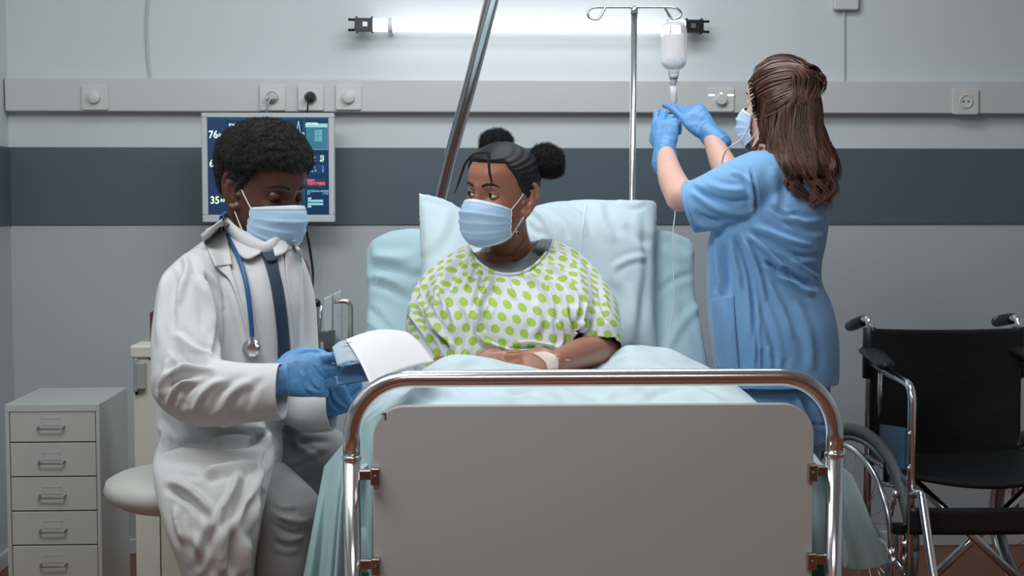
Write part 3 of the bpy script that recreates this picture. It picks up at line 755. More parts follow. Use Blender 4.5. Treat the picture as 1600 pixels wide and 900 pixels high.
# ================================================================== STOOL
ysl = 3.05
sc_ = P(296, 790, ysl)
st = thing('stool', 'round stool with a padded white seat under the seated doctor', 'stool', (sc_[0], ysl, 0))
zs = P(0, 757, ysl-.12)[2]
M_SEAT = mat('white_vinyl', (205, 205, 198), .38)
rr = .178
obj('seat', lathe([(.0, zs-.068), (rr*.80, zs-.066), (rr*.95, zs-.052), (rr, zs-.033), (rr*.97, zs-.014), (rr*.85, zs-.003), (rr*.5, zs), (0, zs)], (sc_[0], ysl, 0), 48), M_SEAT, st)
obj('column', lathe([(.025, .08), (.025, .3), (.018, .3), (.018, zs-.066), (.05, zs-.066)], (sc_[0], ysl, 0), 20), M_CHROME, st, angle=40)
for k in range(5):
    a = 2*PI*k/5+.3; e = np.array([sc_[0]+.24*math.cos(a), ysl+.24*math.sin(a), .06])
    obj('leg', tube([(sc_[0], ysl, .10), (sc_[0]+.12*math.cos(a), ysl+.12*math.sin(a), .088), tuple(e)], [.02, .016, .012], n=10), M_CHROME, st)
    obj('caster', lathe([(0, -.012), (.025, -.012), (.027, 0), (.025, .012), (0, .012)], (e[0], e[1], .027), 16, (math.cos(a+1.5), math.sin(a+1.5), 0)), M_BLACKPL, st, angle=40)

# ================================================================== WHEELCHAIR
M_LEATHER = mat('black_vinyl', (26, 28, 29), .42, bump=.25, bscale=70)
M_TYRE = mat('grey_tyre', (110, 116, 116), .6)
M_BLUEG = mat('blue_side_panel', (52, 106, 138), .3)
wc = thing('wheelchair', 'folding chrome wheelchair with black vinyl seat standing by the right wall side', 'wheelchair', (P(1476, 700, 3.95)[0], 3.95, 0))
YBk, YFr = 4.14, 3.74
BLp = P(1359, 520, YBk); BRp = P(1592, 520, YBk)
xb0, xb1 = BLp[0], BRp[0]
fw = np.array([.115, -.40, 0])*1.0                         # back to front
zH = P(0, 500, YBk)[2]; rc = .0115
zseat = P(0, 752, YFr+.1)[2]
for s, x in ((0, xb0), (1, xb1)):
    B0 = np.array([x, YBk, 0.0])
    gp = P(1337, 506, YBk+.1) if s == 0 else P(1568, 500, YBk+.1)
    o = obj('back_post', bent([(x, YBk, .30), (x, YBk, zH-.004), tuple(gp+np.array([-.008, .03, 0]))], rc, .03), M_CHROME, wc)
    gtop = np.array([x, YBk, zH-.004])
    g0 = gtop + (gp-gtop)*.45; 
    obj('push_grip', tube([g0, gp, gp+nrm(gp-gtop)*.02+np.array([0, .03, -.006])], [.0165, .018, .017], n=16), M_BLACKPL, wc)
# backrest: sling between posts with wrap-around sleeves
zb0, zb1 = zseat-.03, P(0, 518, YBk)[2]
def back(u, v):
    x = xb0-.002+(xb1-xb0+.004)*u; sag = .05*math.sin(PI*u)*(0.4+.6*(1-v)) 
    z = zb0+(zb1-zb0)*v - .006*math.sin(PI*u)*v
    w_ = .004*noise.noise(Vector((x*6, z*9, 2))) 
    return (x, YBk-.016+sag+w_, z)
obj('backrest', grid(back, 40, 40), M_LEATHER, wc); solid(wc.children[-1] if False else [c for c in COL.objects if c.name.startswith('backrest')][-1], .008, 1)
for x in (xb0, xb1):
    obj('post_sleeve', lathe([(rc+.004, zb1-.15), (rc+.008, zb1-.148), (rc+.009, zb1-.08), (rc+.008, zb1), (rc+.003, zb1+.002)], (x, YBk, 0), 16), M_LEATHER, wc)
    obj('post_sleeve', lathe([(rc+.003, zb0+.02), (rc+.006, zb0+.03), (rc+.006, zb1-.17)], (x+ (.022 if x == xb0 else -.022), YBk+.004, 0), 16), M_LEATHER, wc)
for c in [c for c in COL.objects if c.parent == wc and c.name.startswith('backrest')]:
    obj('stitching', join(*[bar((xb0+.10+.0085*k, YBk-.013+.05*math.sin(PI*(.10+.0085*k)/(xb1-xb0)), zb1-.085), (xb0+.105+.0085*k, YBk-.013+.05*math.sin(PI*(.10+.0085*k)/(xb1-xb0)), zb1-.085), .0008, 4) for k in range(26)]), M_TYRE, c)['kind'] = 'stuff'
FLp = np.array([P(1424, 700, YFr)[0], YFr, 0]); FRp = FLp + np.array([xb1-xb0, .0, 0])
# seat
def seat(u, v):
    p = (np.array([xb0, YBk-.03, 0])*(1-u)+np.array([xb1, YBk-.03, 0])*u)*(1-v) + (FLp*(1-u)+FRp*u)*v
    return (p[0], p[1], zseat+.012 - .03*math.sin(PI*u)*(.4+.6*v))
so = obj('seat', grid(seat, 30, 20), M_LEATHER, wc); solid(so, .014, 0)
def FP(px, py, Y=YFr): return P(px, py, Y)
for s in (0, 1):
    off = np.array([0, 0, 0]) if s == 0 else (FRp-FLp)
    offb = np.array([0, 0, 0]) if s == 0 else np.array([xb1-xb0, 0, 0])
    za = P(0, 590, YFr+.05)[2]
    # arm frame: from the back post forward and down
    obj('arm_frame', bent([(xb0+offb[0], YBk-.02, za-.012), tuple(FLp+off+np.array([0, .0, za-.03])), tuple(FLp+off+np.array([0, 0, .20]))], .0115, .05), M_CHROME, wc)
    obj('arm_strut', bent([(xb0+offb[0]+.018, YBk-.05, za-.02), (xb0+offb[0]+.018, YBk-.05, zseat+.12)], .007, .01), M_CHROME, wc)
    a0 = np.array([xb0+offb[0]-.004, YBk-.0, za+.022]); a1 = FLp+off+np.array([-.035, .12, za+.012])
    obj('armrest', tube([a0, (a0+a1)/2+np.array([0, 0, .004]), a1], [.028, .03, .026], n=18, flat=.55, up=(0, 0, 1)), M_LEATHER, wc)
    # side panel
    pa = np.array([xb0+offb[0]+.012, YBk-.08, 0]); pb = FLp+off+np.array([-.012, .015, 0])
    zt0 = P(0, 674, YBk-.1)[2]; zt1 = P(0, 680, YFr)[2]; zl = P(0, 748, YFr)[2]
    sp = obj('side_panel', prism([pa+np.array([0, 0, zt0]), pb+np.array([0, 0, zt1]), pb+np.array([0, 0, zl]), pa+np.array([0.0, 0, zl+.02])], (-.003, 0, 0), (.003, 0, 0)), M_BLUEG, wc, smooth=False)
    for zz in (zt1-.012, zl+.01):
        obj('screw', sphere(FLp+off+np.array([-.010, -.012, zz]), .006, 12, 6), M_CHROME, sp)
    obj('frame_tube', join(bar((xb0+offb[0], YBk, zseat-.005), FLp+off+np.array([0, 0, zseat-.005]), .011), bar((xb0+offb[0], YBk, .30), FLp+off+np.array([0, 0, .22]), .010)), M_CHROME, wc)
    # footrest hanger going forward and down
    h0 = FLp+off+np.array([.002, -.005, zseat-.035])
    obj('hanger', bent([h0, P(1440, 770, YFr-.04)+off, P(1462, 925, YFr-.16)+off, P(1466, 990, YFr-.19)+off], .0125, .05, 16), M_CHROME, wc)
    fpz = P(1466, 990, YFr-.19)+off
    bevel(obj('footplate', obox(fpz+np.array([.07, 0, -.012]), (1, 0, 0), (0, 1, 0), (0, 0, 1), .08, .06, .006), M_BLACKPL, wc, smooth=False), .004)
    # caster fork
    cf = P(1405, 850, YFr+.02)+off
    obj('caster_stem', lathe([(.0, .055), (.018, .053), (.021, .045), (.02, .030), (.015, .028), (.015, -.035), (.012, -.04)], cf, 20), [M_CHROME], wc, angle=40)
    obj('caster_cap', lathe([(.0, .058), (.02, .056), (.022, .035), (.02, .03)], cf, 20), M_BLACKPL, wc, angle=40)
    obj('caster_bracket', join(bar(cf+np.array([0, 0, .0]), FLp+off+np.array([0, 0, cf[2]+.005]), .011), bar(cf+np.array([0, 0, -.012]), FLp+off+np.array([0, 0, .24]), .008)), M_CHROME, wc)
    for sx in (-.02, .02):
        obj('fork', bent([cf+np.array([sx*.4, 0, -.04]), cf+np.array([sx, 0, -.05]), np.array([cf[0]+sx, cf[1]+.04, .09])], .007, .012), M_CHROME, wc)
    obj('caster_wheel', lathe([(0, -.012), (.03, -.013), (.032, -.009), (.075, -.009), (.088, -.014), (.09, 0), (.088, .014), (.075, .009), (.032, .009), (.03, .013), (0, .012)], (cf[0], cf[1]+.04, .091), 36, (1, .05, 0)), M_TYRE, wc, angle=30)
# cross braces below the seat
zA = zseat-.03
for p0, p1, yy in (((xb0+.03, zA), (xb1-.03, .10), 3.92), ((xb1-.03, zA), (xb0+.03, .10), 3.95)):
    obj('cross_brace', bar((p0[0]+.03, yy, p0[1]), (p1[0]+.03, yy, p1[1]), .0125, 14), M_CHROME, wc)
# calf strap
def strap(u, v):
    p = FLp*(1-u)+FRp*u; return (p[0]-.006+.01*u, p[1]-.014-.012*math.sin(PI*u), P(0, 848, YFr)[2]+(P(0, 805, YFr)[2]-P(0, 848, YFr)[2])*v)
solid(obj('calf_strap', grid(strap, 24, 6), M_LEATHER, wc), .004, 0)
# big wheels
def wheel(cx, cy, R, ax, name='drive_wheel'):
    c = np.array([cx, cy, R]); ax = nrm(ax); u = nrm(np.cross(ax, (0, 0, 1))); v = np.array([0, 0, 1.0])
    def circ(r, off, n=64): 
        a = np.linspace(0, 2*PI, n+1); return [c + ax*off + r*(math.cos(t)*u+math.sin(t)*v) for t in a]
    tyre = obj('drive_wheel', tube(circ(R-.016, 0), .0165, n=12, sub=1, round_caps=False), M_TYRE, wc)
    obj('rim', join(tube(circ(R-.040, 0), .010, n=10, sub=1, round_caps=False)), M_STEEL, tyre)
    obj('handrim', tube(circ(R-.055, -.045), .009, n=12, sub=1, round_caps=False), M_CHROME, tyre)
    obj('hub', lathe([(0, -.035), (.02, -.034), (.024, -.02), (.024, .02), (.02, .03), (0, .031)], c, 20, ax), M_CHROME, tyre, angle=40)
    for k in range(24):
        t = 2*PI*k/24; t2 = t+(.35 if k % 2 else -.35); o2 = .02 if k % 4 < 2 else -.02
        obj('spoke', bar(c+ax*o2+.022*(math.cos(t2)*u+math.sin(t2)*v), c+(R-.045)*(math.cos(t)*u+math.sin(t)*v), .0013, 5), M_CHROME, tyre)
    return tyre
Rw = .30
axw = nrm((1, .30, 0))
wl = P(1338, 700, 4.02)
wheel(wl[0], 4.02, Rw, axw); wheel(wl[0]+.60, 4.02, Rw, -axw*np.array([-1, -1, 1]))
obj('brake', join(bar(P(1412, 762, YFr+.06), P(1372, 754, YFr+.2), .007), bar(P(1385, 752, YFr+.14), P(1385, 722, YFr+.14), .010), sphere(P(1400, 772, YFr+.06), .012, 10, 6), sphere(P(1396, 786, YFr+.08), .009, 10, 6), bar(P(1398, 772, YFr+.06), P(1392, 806, YFr+.1), .006)), M_CHROME, wc)
obj('brake_handle', bar(P(1386, 752, YFr+.13), P(1386, 718, YFr+.13), .0115, 12), M_BLACKPL, wc)

# ================================================================== DRIP STAND
yi = 4.38
M_CH2 = M_CHROME
iv = thing('drip_stand', 'slim chrome drip pole with looped crossbar behind the bed', 'drip stand', (P(987, 600, yi)[0], yi, 0))
pt = P(991, 12, yi); pb_ = P(987, 330, yi)
obj('pole', tube([pt, (pt[0]-.005, yi, .9), (pt[0]-.005, yi, .12)], .0098, n=18, sub=1, round_caps=False), M_CHROME, iv)
obj('pole_collar', lathe([(.0098, -.02), (.0115, -.02), (.0115, 0), (.006, .004)], pt, 18), M_CHROME, iv)
cb = [(946, 12), (935, 29.5), (922, 28), (918, 20), (925, 12.5), (945, 11), (991, 11), (1035, 11), (1055, 12.5), (1064, 20), (1061, 27), (1052, 30), (1046, 25), (1038, 11)]
obj('hook_bar', tube(PP(cb, yi), .0042, n=10, sub=6), M_CHROME, iv)
for k in range(5):
    a = 2*PI*k/5; e = (pt[0]-.005+.17*math.cos(a), yi+.17*math.sin(a), .06)
    obj('leg', tube([(pt[0]-.005, yi, .13), e], [.012, .009], n=10), M_CHROME, iv)
    obj('caster', lathe([(0, -.01), (.024, -.01), (.026, 0), (.024, .01), (0, .01)], (e[0], e[1], .026), 16, (math.cos(a+1.5), math.sin(a+1.5), 0)), M_BLACKPL, iv, angle=40)
# bottle
M_CLEARPL = mat('clear_plastic', (246, 247, 250), .2, trans=.72, ior=1.04)
M_FLUID = mat('saline', (238, 243, 250), .02, trans=1.0, ior=1.15)
yv = 4.36
bt = thing('drip_bottle', 'clear saline bottle hanging upside down from the drip pole hook', 'bottle', P(1053, 110, yv))
s_ = yv/FPX
def prof(pts, py0): return [(r*s_, -(py-py0)*s_) for r, py in pts]
c0 = P(1053, 70, yv)
def oval(pr, name, m, parent, fl=.62, n=36):
    V, F = lathe(prof(pr, 70), (0, 0, 0), n); V = np.array(V); V[:, 1] *= fl
    V += c0; return obj(name, (V, F), m, parent)
oval([(0, 34), (9, 34), (16, 36), (19, 42), (20.5, 55), (20.5, 90), (20, 98), (16, 105), (9, 109), (8, 118), (0, 118)], 'bottle_body', M_CLEARPL, bt)
oval([(0, 94), (18.6, 94), (18.8, 97), (15, 104), (8, 108), (0, 108.5)], 'fluid', M_FLUID, bt)
obj('bottle_label', (lambda g: (np.array(g[0])*np.array([1, .63, 1])+c0, g[1]))(grid(lambda u, v: (20.9*s_*math.sin(-.75+1.5*u), -20.9*s_*math.cos(-.75+1.5*u), -(52-70+(92-52)*v)*s_), 16, 4)), mat('bottle_label', (226, 222, 222), .6, alpha=.6), bt)
obj('hanger_loop', tube(PP([(1045, 38), (1047, 30), (1052, 27), (1058, 30), (1060, 38)], yv), .0018, n=8), M_CLEARPL, bt)
obj('cap', lathe(prof([(0, 116), (7, 116), (7.5, 119), (6.5, 123), (0, 123)], 70), c0, 20), mat('cap_grey', (165, 176, 178), .4), bt)
ds = thing('drip_line', 'clear drip chamber and thin tube running down from the bottle', 'tube', P(1053, 150, yv))
obj('spike', join(lathe(prof([(0, 122), (5, 123), (5, 126), (3.5, 130), (4, 134)], 70), c0, 16), bar(P(1046, 129, yv), P(1058, 127, yv), .003)), mat('cap_grey', (0, 0, 0)), ds)
obj('drip_chamber', lathe(prof([(0, 133), (5.2, 134), (5.6, 146), (5.4, 147), (5.4, 158), (3, 162), (1.2, 166)], 70), c0, 20), mat('chamber_white', (232, 236, 238), .3, trans=.35, ior=1.2), ds)
M_LINE = mat('clear_tubing', (220, 228, 232), .2, trans=.4, ior=1.2)
obj('tubing', tube(PP([(1053, 163, 4.36), (1054, 178, 4.25), (1056, 190, 4.22), (1055, 215, 4.2), (1054, 260, 4.15), (1053, 300, 4.1)]) , .0024, n=8), M_LINE, ds)
obj('tubing', tube(PP([(1053, 300, 4.1), (1055, 330, 3.99), (1051, 370, 3.91), (1052, 420, 3.86), (1053, 470, 3.78), (1046, 520, 3.7), (1040, 556, 3.60), (1010, 560, 3.5), (950, 556, 3.43), (893, 562, 3.40), (874, 561, 3.36)]), .0019, n=8), M_LINE, ds)
# ================================================================== PEOPLE: shared builders
def head_matrix(c, yaw, pitch=0, roll=0, s=1.0):
    return Matrix.Translation(Vector(c)) @ Matrix.Rotation(math.radians(yaw), 4, 'Z') @ Matrix.Rotation(math.radians(pitch), 4, 'X') @ Matrix.Rotation(math.radians(roll), 4, 'Y') @ Matrix.Diagonal((s, s, s, 1))
def xf(M, V):
    A = np.array(M); V = np.asarray(V, float); return V@A[:3, :3].T + A[:3, 3]
def xg(M, g): return xf(M, g[0]), g[1]
HEAD_LV = [(-.124, .022, .058, -.012), (-.118, .034, .070, .006), (-.105, .046, .079, .016), (-.085, .056, .084, .030), (-.06, .064, .085, .052), (-.03, .070, .086, .078), (0, .0735, .085, .092),
           (.03, .0755, .089, .098), (.055, .074, .086, .097), (.08, .065, .070, .084), (.100, .046, .046, .058), (.112, .022, .022, .030), (.1155, .004, .004, .006)]
def head_surface(nu=110, nv=90, grow=0.0, feats=True):
    q = catmull(np.array(HEAD_LV), 10); t = np.linspace(0, len(q)-1, nv); q = np.stack([np.interp(t, range(len(q)), q[:, k]) for k in range(4)], 1)
    a = np.linspace(0, 2*PI, nu, endpoint=False); rings = []
    for z, hw, f, b in q:
        s, c = np.sin(a), np.cos(a); p = 2/2.25
        x = hw*np.sign(s)*np.abs(s)**p
        mid = (b-f)/2; hd = (f+b)/2
        y = mid - hd*np.sign(c)*np.abs(c)**p
        rings.append(np.stack([x, y, np.full(nu, z)], 1))
    V, F = skin_rings(rings); V = np.array(V); F = [tuple(reversed(f)) for f in F]
    if feats:
        def bump(c, r, d):
            k = np.exp(-(((V-np.array(c))/np.array(r))**2).sum(1)); V[:] = V + k[:, None]*np.array(d)
        for s in (-1, 1):
            bump((s*.033, -.085, -.002), (.021, .03, .015), (0, .0085, 0))        # sockets
            bump((s*.026, -.086, .020), (.022, .03, .008), (0, -.0045, 0))         # brow ridge
            bump((s*.046, -.070, -.032), (.020, .03, .018), (s*.003, -.006, 0))    # cheekbones
            bump((s*.060, -.05, .035), (.02, .03, .03), (-s*.002, .002, 0))
            bump((s*.012, -.088, -.040), (.009, .02, .008), (0, -.006, 0))         # nostrils
        bump((0, -.086, .004), (.010, .03, .018), (0, -.007, 0))
        bump((0, -.086, -.018), (.0095, .03, .018), (0, -.013, 0))
        bump((0, -.09, -.036), (.011, .03, .011), (0, -.019, 0))                   # nose tip
        bump((0, -.086, -.064), (.024, .03, .006), (0, -.007, 0)); bump((0, -.086, -.078), (.020, .03, .006), (0, -.007, 0))
        bump((0, -.086, -.071), (.024, .03, .003), (0, .004, 0)); bump((0, -.08, -.104), (.020, .03, .014), (0, -.006, 0))
    return V, F
def ear(s):
    B = nrm((s*.42, .90, 0)); Z = nrm((0, .12, 1)); N = np.cross(B, Z)*(-s); N = N if N[0]*s > 0 else -N
    O = np.array([s*.0705, -.004, -.010])
    def q(b, z, n=0): return O + B*b + Z*z + N*n
    hel = [q(.003, .006, .002), q(.005, .024), q(.015, .034), q(.028, .030), q(.034, .012), q(.030, -.008), q(.020, -.024), q(.010, -.034), q(.003, -.026)]
    g = [tube(hel, [.003, .0038, .0042, .0042, .004, .0042, .005, .0065, .005], n=10, sub=4),
         tube([q(.010, .022, .001), q(.021, .012, .002), q(.020, -.008, .002), q(.010, -.018, .001)], [.003, .0036, .0036, .003], n=8, sub=4),
         sphere(q(.0015, -.006, .003), (.004, .005, .006), 12, 8)]
    M = np.stack([B, N, Z], 1)
    g.append(sphere(q(.015, 0, -.004), (.018, .0045, .032), 24, 14, M))
    g = [((np.asarray(V)-O)*np.array([1.25, 1.12, 1.12]) + O, F) for V, F in g]
    return g
def head_prims(M, ears=True):
    g = [xg(M, head_surface())]
    if ears:
        for s in (-1, 1): g += [xg(M, e) for e in ear(s)]
    return g
def add_eyes(M, root, skin, iris=(40, 24, 18), gaze=(0, -1, 0), top=14, bot=-16, brow=(26, 20, 18), brow_w=.0035):
    M_EYE = mat('eye_white', (225, 222, 218), .2, coat=.5); M_IR = mat('iris_%d' % iris[0], iris, .15, coat=.6); M_PUP = mat('pupil', (6, 6, 6), .1)
    M_BR = mat('brow_%d' % brow[0], brow, .8)
    gz = nrm(gaze)
    for s in (-1, 1):
        c = np.array([s*.0325, -.0655, -.001]); r = .0128
        prof = [(r*math.sin(t), r*math.cos(t)) for t in np.linspace(0.001, PI-.001, 40)]
        V, F = lathe(prof, c, 28, gz)
        e = obj('eye', (xf(M, V), F), [M_EYE, M_IR, M_PUP], root)
        for p in e.data.polygons:
            m = np.mean([V[i] for i in p.vertices], 0)-c; d = (m/np.linalg.norm(m))@gz
            p.material_index = 2 if d > .965 else (1 if d > .85 else 0)
        # lids: shells around the eyeball with an almond opening
        def lid(up):
            nu, nv = 25, 9; rl = .0142
            def f(u, v):
                az = math.radians(-84+168*u); k = max(0, math.cos(az*1.25))
                edge = math.radians((top if up else bot)*k + (-2))
                far = math.radians(75 if up else -75)
                el = edge + (far-edge)*v; rr = rl + (.0006 if v < .12 else 0)
                return tuple(c + rr*np.array([math.sin(az)*math.cos(el), -math.cos(az)*math.cos(el), math.sin(el)]))
            return grid(f, nu, nv)
        for up in (True, False):
            g = lid(up); o = obj('eyelid', (xf(M, g[0]), g[1]), skin, root); solid(o, .0009, 0)
            if up:
                edge = xf(M, [np.array(p)+np.array([0, -.0008, 0]) for p in g[0][:25]])
                obj('eyelashes', tube(edge[6:-6], [.0004]+[.0009]*11+[.0004], n=6, sub=1), M_BR, root)
        bp_ = [(s*.014, -.0885, .0205), (s*.026, -.0880, .0255), (s*.040, -.0785, .0255), (s*.050, -.0675, .019)]
        obj('eyebrow', tube(xf(M, bp_), [brow_w*.9, brow_w, brow_w*.8, brow_w*.25], n=10, sub=5, flat=.9), M_BR, root)
def mask_geo(grow=0.0, nu=49, nv=41):
    def f(u, v):
        a = (u*2-1); th = a*PI/2*.98
        fy = np.interp(v, [0, .12, .3, .6, .82, 1], [.100, .112, .122, .118, .108, .080])+grow
        zc = np.interp(v, [0, .3, .6, .85, 1], [-.010, -.040, -.078, -.112, -.128])
        zs = np.interp(v, [0, 1], [-.032, -.100])
        sx = .067 + .003*math.sin(PI*v)+grow; sy = .040
        w = abs(a)**1.6
        y = -(sy + (fy-sy)*max(0, math.cos(th))**.95) 
        x = sx*math.sin(th)*(.95+.05*abs(a))
        z = zc*(1-w)+zs*w
        # nose ridge
        y -= .004*math.exp(-(a/.16)**2)*max(0, 1-abs(v-.2)/.35)
        # pleats
        for vp in (.30, .50, .70):
            d = v-vp; y -= .0034*(math.exp(-(max(d, 0)/.07)**2) if d >= 0 else 0)*(1-.35*math.exp(-(a/.3)**2))
        y -= .002*noise.noise(Vector((a*4, v*5, 3.3)))
        return (x, y, z)
    return grid(f, nu, nv)
M_MASK = mat('mask_blue', (170, 201, 230), .75, bump=.1, bscale=700, sheen=.2)
M_MASKW = mat('mask_white', (212, 222, 232), .75); M_LOOP = mat('ear_loop_white', (235, 235, 235), .7)
def face_mask(M, root, label=None, loops=(-1, 1)):
    g = mask_geo(); o = obj('face_mask', xg(M, g), M_MASK, root, label='pale blue pleated surgical mask'); solid(o, .0012, 1)
    nu, nv = 49, 41
    V = np.array(g[0]); cw = V + np.array([0, -.0009, 0])
    for r0, r1 in ((0, 3), (38, 40)):
        idx = np.arange(r0*nu, (r1+1)*nu); W = cw[idx]; F = [(j*nu+i, j*nu+i+1, (j+1)*nu+i+1, (j+1)*nu+i) for j in range(r1-r0) for i in range(nu-1)]
        b = obj('mask_band', xg(M, (W, F)), M_MASKW, o); solid(b, .0012, 1)
    for s in (-1, 1):
        col = V[[j*nu+(nu-1 if s > 0 else 0) for j in range(nv)]]
        obj('mask_band', xg(M, tube(col[::4], .0015, n=8, sub=2)), M_MASKW, o)
        if s in loops:
            a, b = col[1], col[-2]
            L1 = [a, a*.45+np.array([s*.0755, .0, .008])*.55, (s*.0775, .006, .018), (s*.080, .018, .012), (s*.0785, .022, -.010), (s*.0775, .016, -.030), (s*.0765, .004, -.042), b*.5+np.array([s*.0755, .0, -.048])*.5, b]
            obj('ear_loop', xg(M, tube(L1, .0013, n=8, sub=5)), M_LOOP, o)
    return o

def hand(W, fwd, back, side, s=1.0, grow=0.0, curls=((20, 30, 20),)*4, splay=(8, 2, -4, -10), thumb=None, wl=.03):
    """palm + five separate fingers; fwd: toward fingertips, back: back-of-hand normal, side: +1 thumb along cross(fwd, back), -1 opposite.
    returns pieces in world space; curls in degrees per joint, bending toward the palm"""
    f = nrm(fwd); b = nrm(np.asarray(back, float) - f*(np.asarray(back, float)@f)); t = np.cross(f, b)*side
    W = np.asarray(W, float)
    L = lambda x, y, z: W + s*(t*x + f*y + b*z)
    out = []
    pal = []
    for y, hw, hz, z, ox in ((-.022, .018, .014, 0, 0), (-.010, .0235, .0165, 0, 0), (.0, .029, .018, 0, 0), (.02, .036, .0175, 0, .001), (.045, .041, .0165, .001, .001), (.070, .042, .0145, .002, 0), (.088, .040, .0115, .002, 0), (.094, .036, .006, .001, 0)):
        a = np.linspace(0, 2*PI, 20, endpoint=False); hw_, hz_ = hw+grow/s, hz+grow/s
        pal.append([L(ox + hw_*math.copysign(abs(math.cos(q))**.75, math.cos(q)), y, z + hz_*math.copysign(abs(math.sin(q))**.85, math.sin(q))) for q in a])
    V, F = skin_rings(pal)
    out.append((V, F if side > 0 else [tuple(reversed(x)) for x in F]))
    base = [(.030, .084), (.0105, .090), (-.0095, .086), (-.028, .078)]; ln = [(.042, .026, .021), (.046, .030, .022), (.042, .028, .022), (.034, .021, .019)]
    rad = [.0092, .0095, .0090, .0080]
    if len(curls) == 1: curls = curls*4
    for k in range(4):
        sp = math.radians(splay[k]); ang = 0; p = np.array([base[k][0], base[k][1]-.012, .002]); pts = [p - np.array([0, .012, 0])]
        d2 = np.array([math.sin(sp), math.cos(sp)]); pts = [np.array([p[0], p[1]-.01, .001]), p]
        first = True
        for j in range(3):
            ang += math.radians(curls[k][j]); l = ln[k][j] + (.012 if first else 0); first = False
            n = pts[-1] + l*np.array([d2[0]*math.cos(ang), d2[1]*math.cos(ang), -math.sin(ang)])
            pts.append(n)
        r = rad[k]+grow/s
        PW = []; RR = []
        for i, q in enumerate(pts):
            PW.append(L(*q)); RR.append(s*[r*.95, r*1.06, r*1.0, r*.93, r*.80][i])
        # straight phalanges with tight knuckles
        QW = []; QR = []
        for i in range(len(PW)-1):
            QW += [PW[i], PW[i]*.5+PW[i+1]*.5]; QR += [RR[i], (RR[i]+RR[i+1])/2*.96]
        QW.append(PW[-1]); QR.append(RR[-1])
        out.append(tube(QW, QR, n=12, sub=3))
    th = thumb or [(.026, .012, -.004), (.046, .036, -.012), (.056, .062, -.020), (.056, .088, -.026)]
    out.append(tube([L(*q) for q in th], [s*(x+grow/s) for x in (.0165, .0145, .0115, .0090)], n=14, sub=5))
    return out

def sil(levels, n=40, sub=5, p=2.25, skew=0.0):
    """closed body of horizontal rings from photograph silhouettes: (y_px, left_px, right_px, depth, half_depth)"""
    q = catmull(np.array(levels, float), sub); R = []
    a = np.linspace(0, 2*PI, n, endpoint=False); e = 2/p
    for y, l, r, Y, hd in q:
        A = P(l, y, Y); B = P(r, y, Y); c = (A+B)/2; hw = max((B-A)[0]/2, .002)
        cs = np.sign(np.cos(a))*np.abs(np.cos(a))**e; sn = np.sign(np.sin(a))*np.abs(np.sin(a))**e
        R.append(np.stack([c[0]+hw*cs, c[1]+hd*sn + skew*hw*cs, np.full(n, c[2])], 1))
    V, F = skin_rings(R)
    return V, [tuple(reversed(f)) for f in F]
def cut(V, F, pt, nv, center, radius):
    """clip away the side nv points to, only within radius of center"""
    bm = bmesh.new(); me = bpy.data.meshes.new('c')
    me.from_pydata(np.asarray(V).tolist(), [], np.asarray(F).tolist() if isinstance(F, np.ndarray) else F); bm.from_mesh(me)
    c = Vector(center)
    fs = [f for f in bm.faces if (f.calc_center_median()-c).length < radius]
    geom = list({v for f in fs for v in f.verts}) + list({e for f in fs for e in f.edges}) + fs
    bmesh.ops.bisect_plane(bm, geom=geom, plane_co=Vector(pt), plane_no=Vector(nv), clear_outer=True)
    bm.to_mesh(me); bm.free()
    V2 = np.array([v.co[:] for v in me.vertices]); F2 = [tuple(p.vertices) for p in me.polygons]
    bpy.data.meshes.remove(me); return V2, F2
def in_poly(px, poly):
    x, y = px[:, 0], px[:, 1]; ins = np.zeros(len(px), bool); n = len(poly)
    for i in range(n):
        x0, y0 = poly[i]; x1, y1 = poly[(i+1) % n]
        c = ((y0 > y) != (y1 > y)) & (x < (x1-x0)*(y-y0)/((y1-y0) or 1e-9)+x0); ins ^= c
    return ins
def skin_mat(name, rgb, rough=.45, sub=.12):
    return mat(name, rgb, rough, bump=.12, bscale=420, vary=.08, vscale=22, sub=sub)
def fuzz(bv, name, centers, material, parent, n, length, rad, curl=.35, seed=1):
    """short curly hair tufts rooted on a surface: thin three-sided strands in ONE mesh (hair nobody could count)"""
    rs = np.random.RandomState(seed); Vs = []; Fs = []; k = 0
    V, F, N = centers
    idx = rs.randint(0, len(V), n)
    for i in idx:
        p = V[i] + rs.normal(0, .001, 3); d = nrm(N[i] + rs.normal(0, .45, 3)); L = length*rs.uniform(.5, 1.2)
        e1 = nrm(np.cross(d, rs.normal(0, 1, 3))); e2 = np.cross(d, e1); ph = rs.uniform(0, 6.28)
        pts = []
        for s in range(4):
            t = s/3; a = ph+t*5.5
            pts.append(p - N[i]*.002 + d*L*t + (e1*math.cos(a)+e2*math.sin(a))*L*curl*t)
        for s in range(4):
            r = rad*(1-.6*s/3)
            for j in range(3):
                a = 2*PI*j/3; Vs.append(pts[s] + (e1*math.cos(a)+e2*math.sin(a))*r)
        for s in range(3):
            for j in range(3):
                a, b = k+s*3+j, k+s*3+(j+1) % 3; Fs.append((a, b, b+3, a+3))
        k += 12
    o = obj(name, (np.array(Vs), np.array(Fs)), material, parent); o['kind'] = 'stuff'
    return o
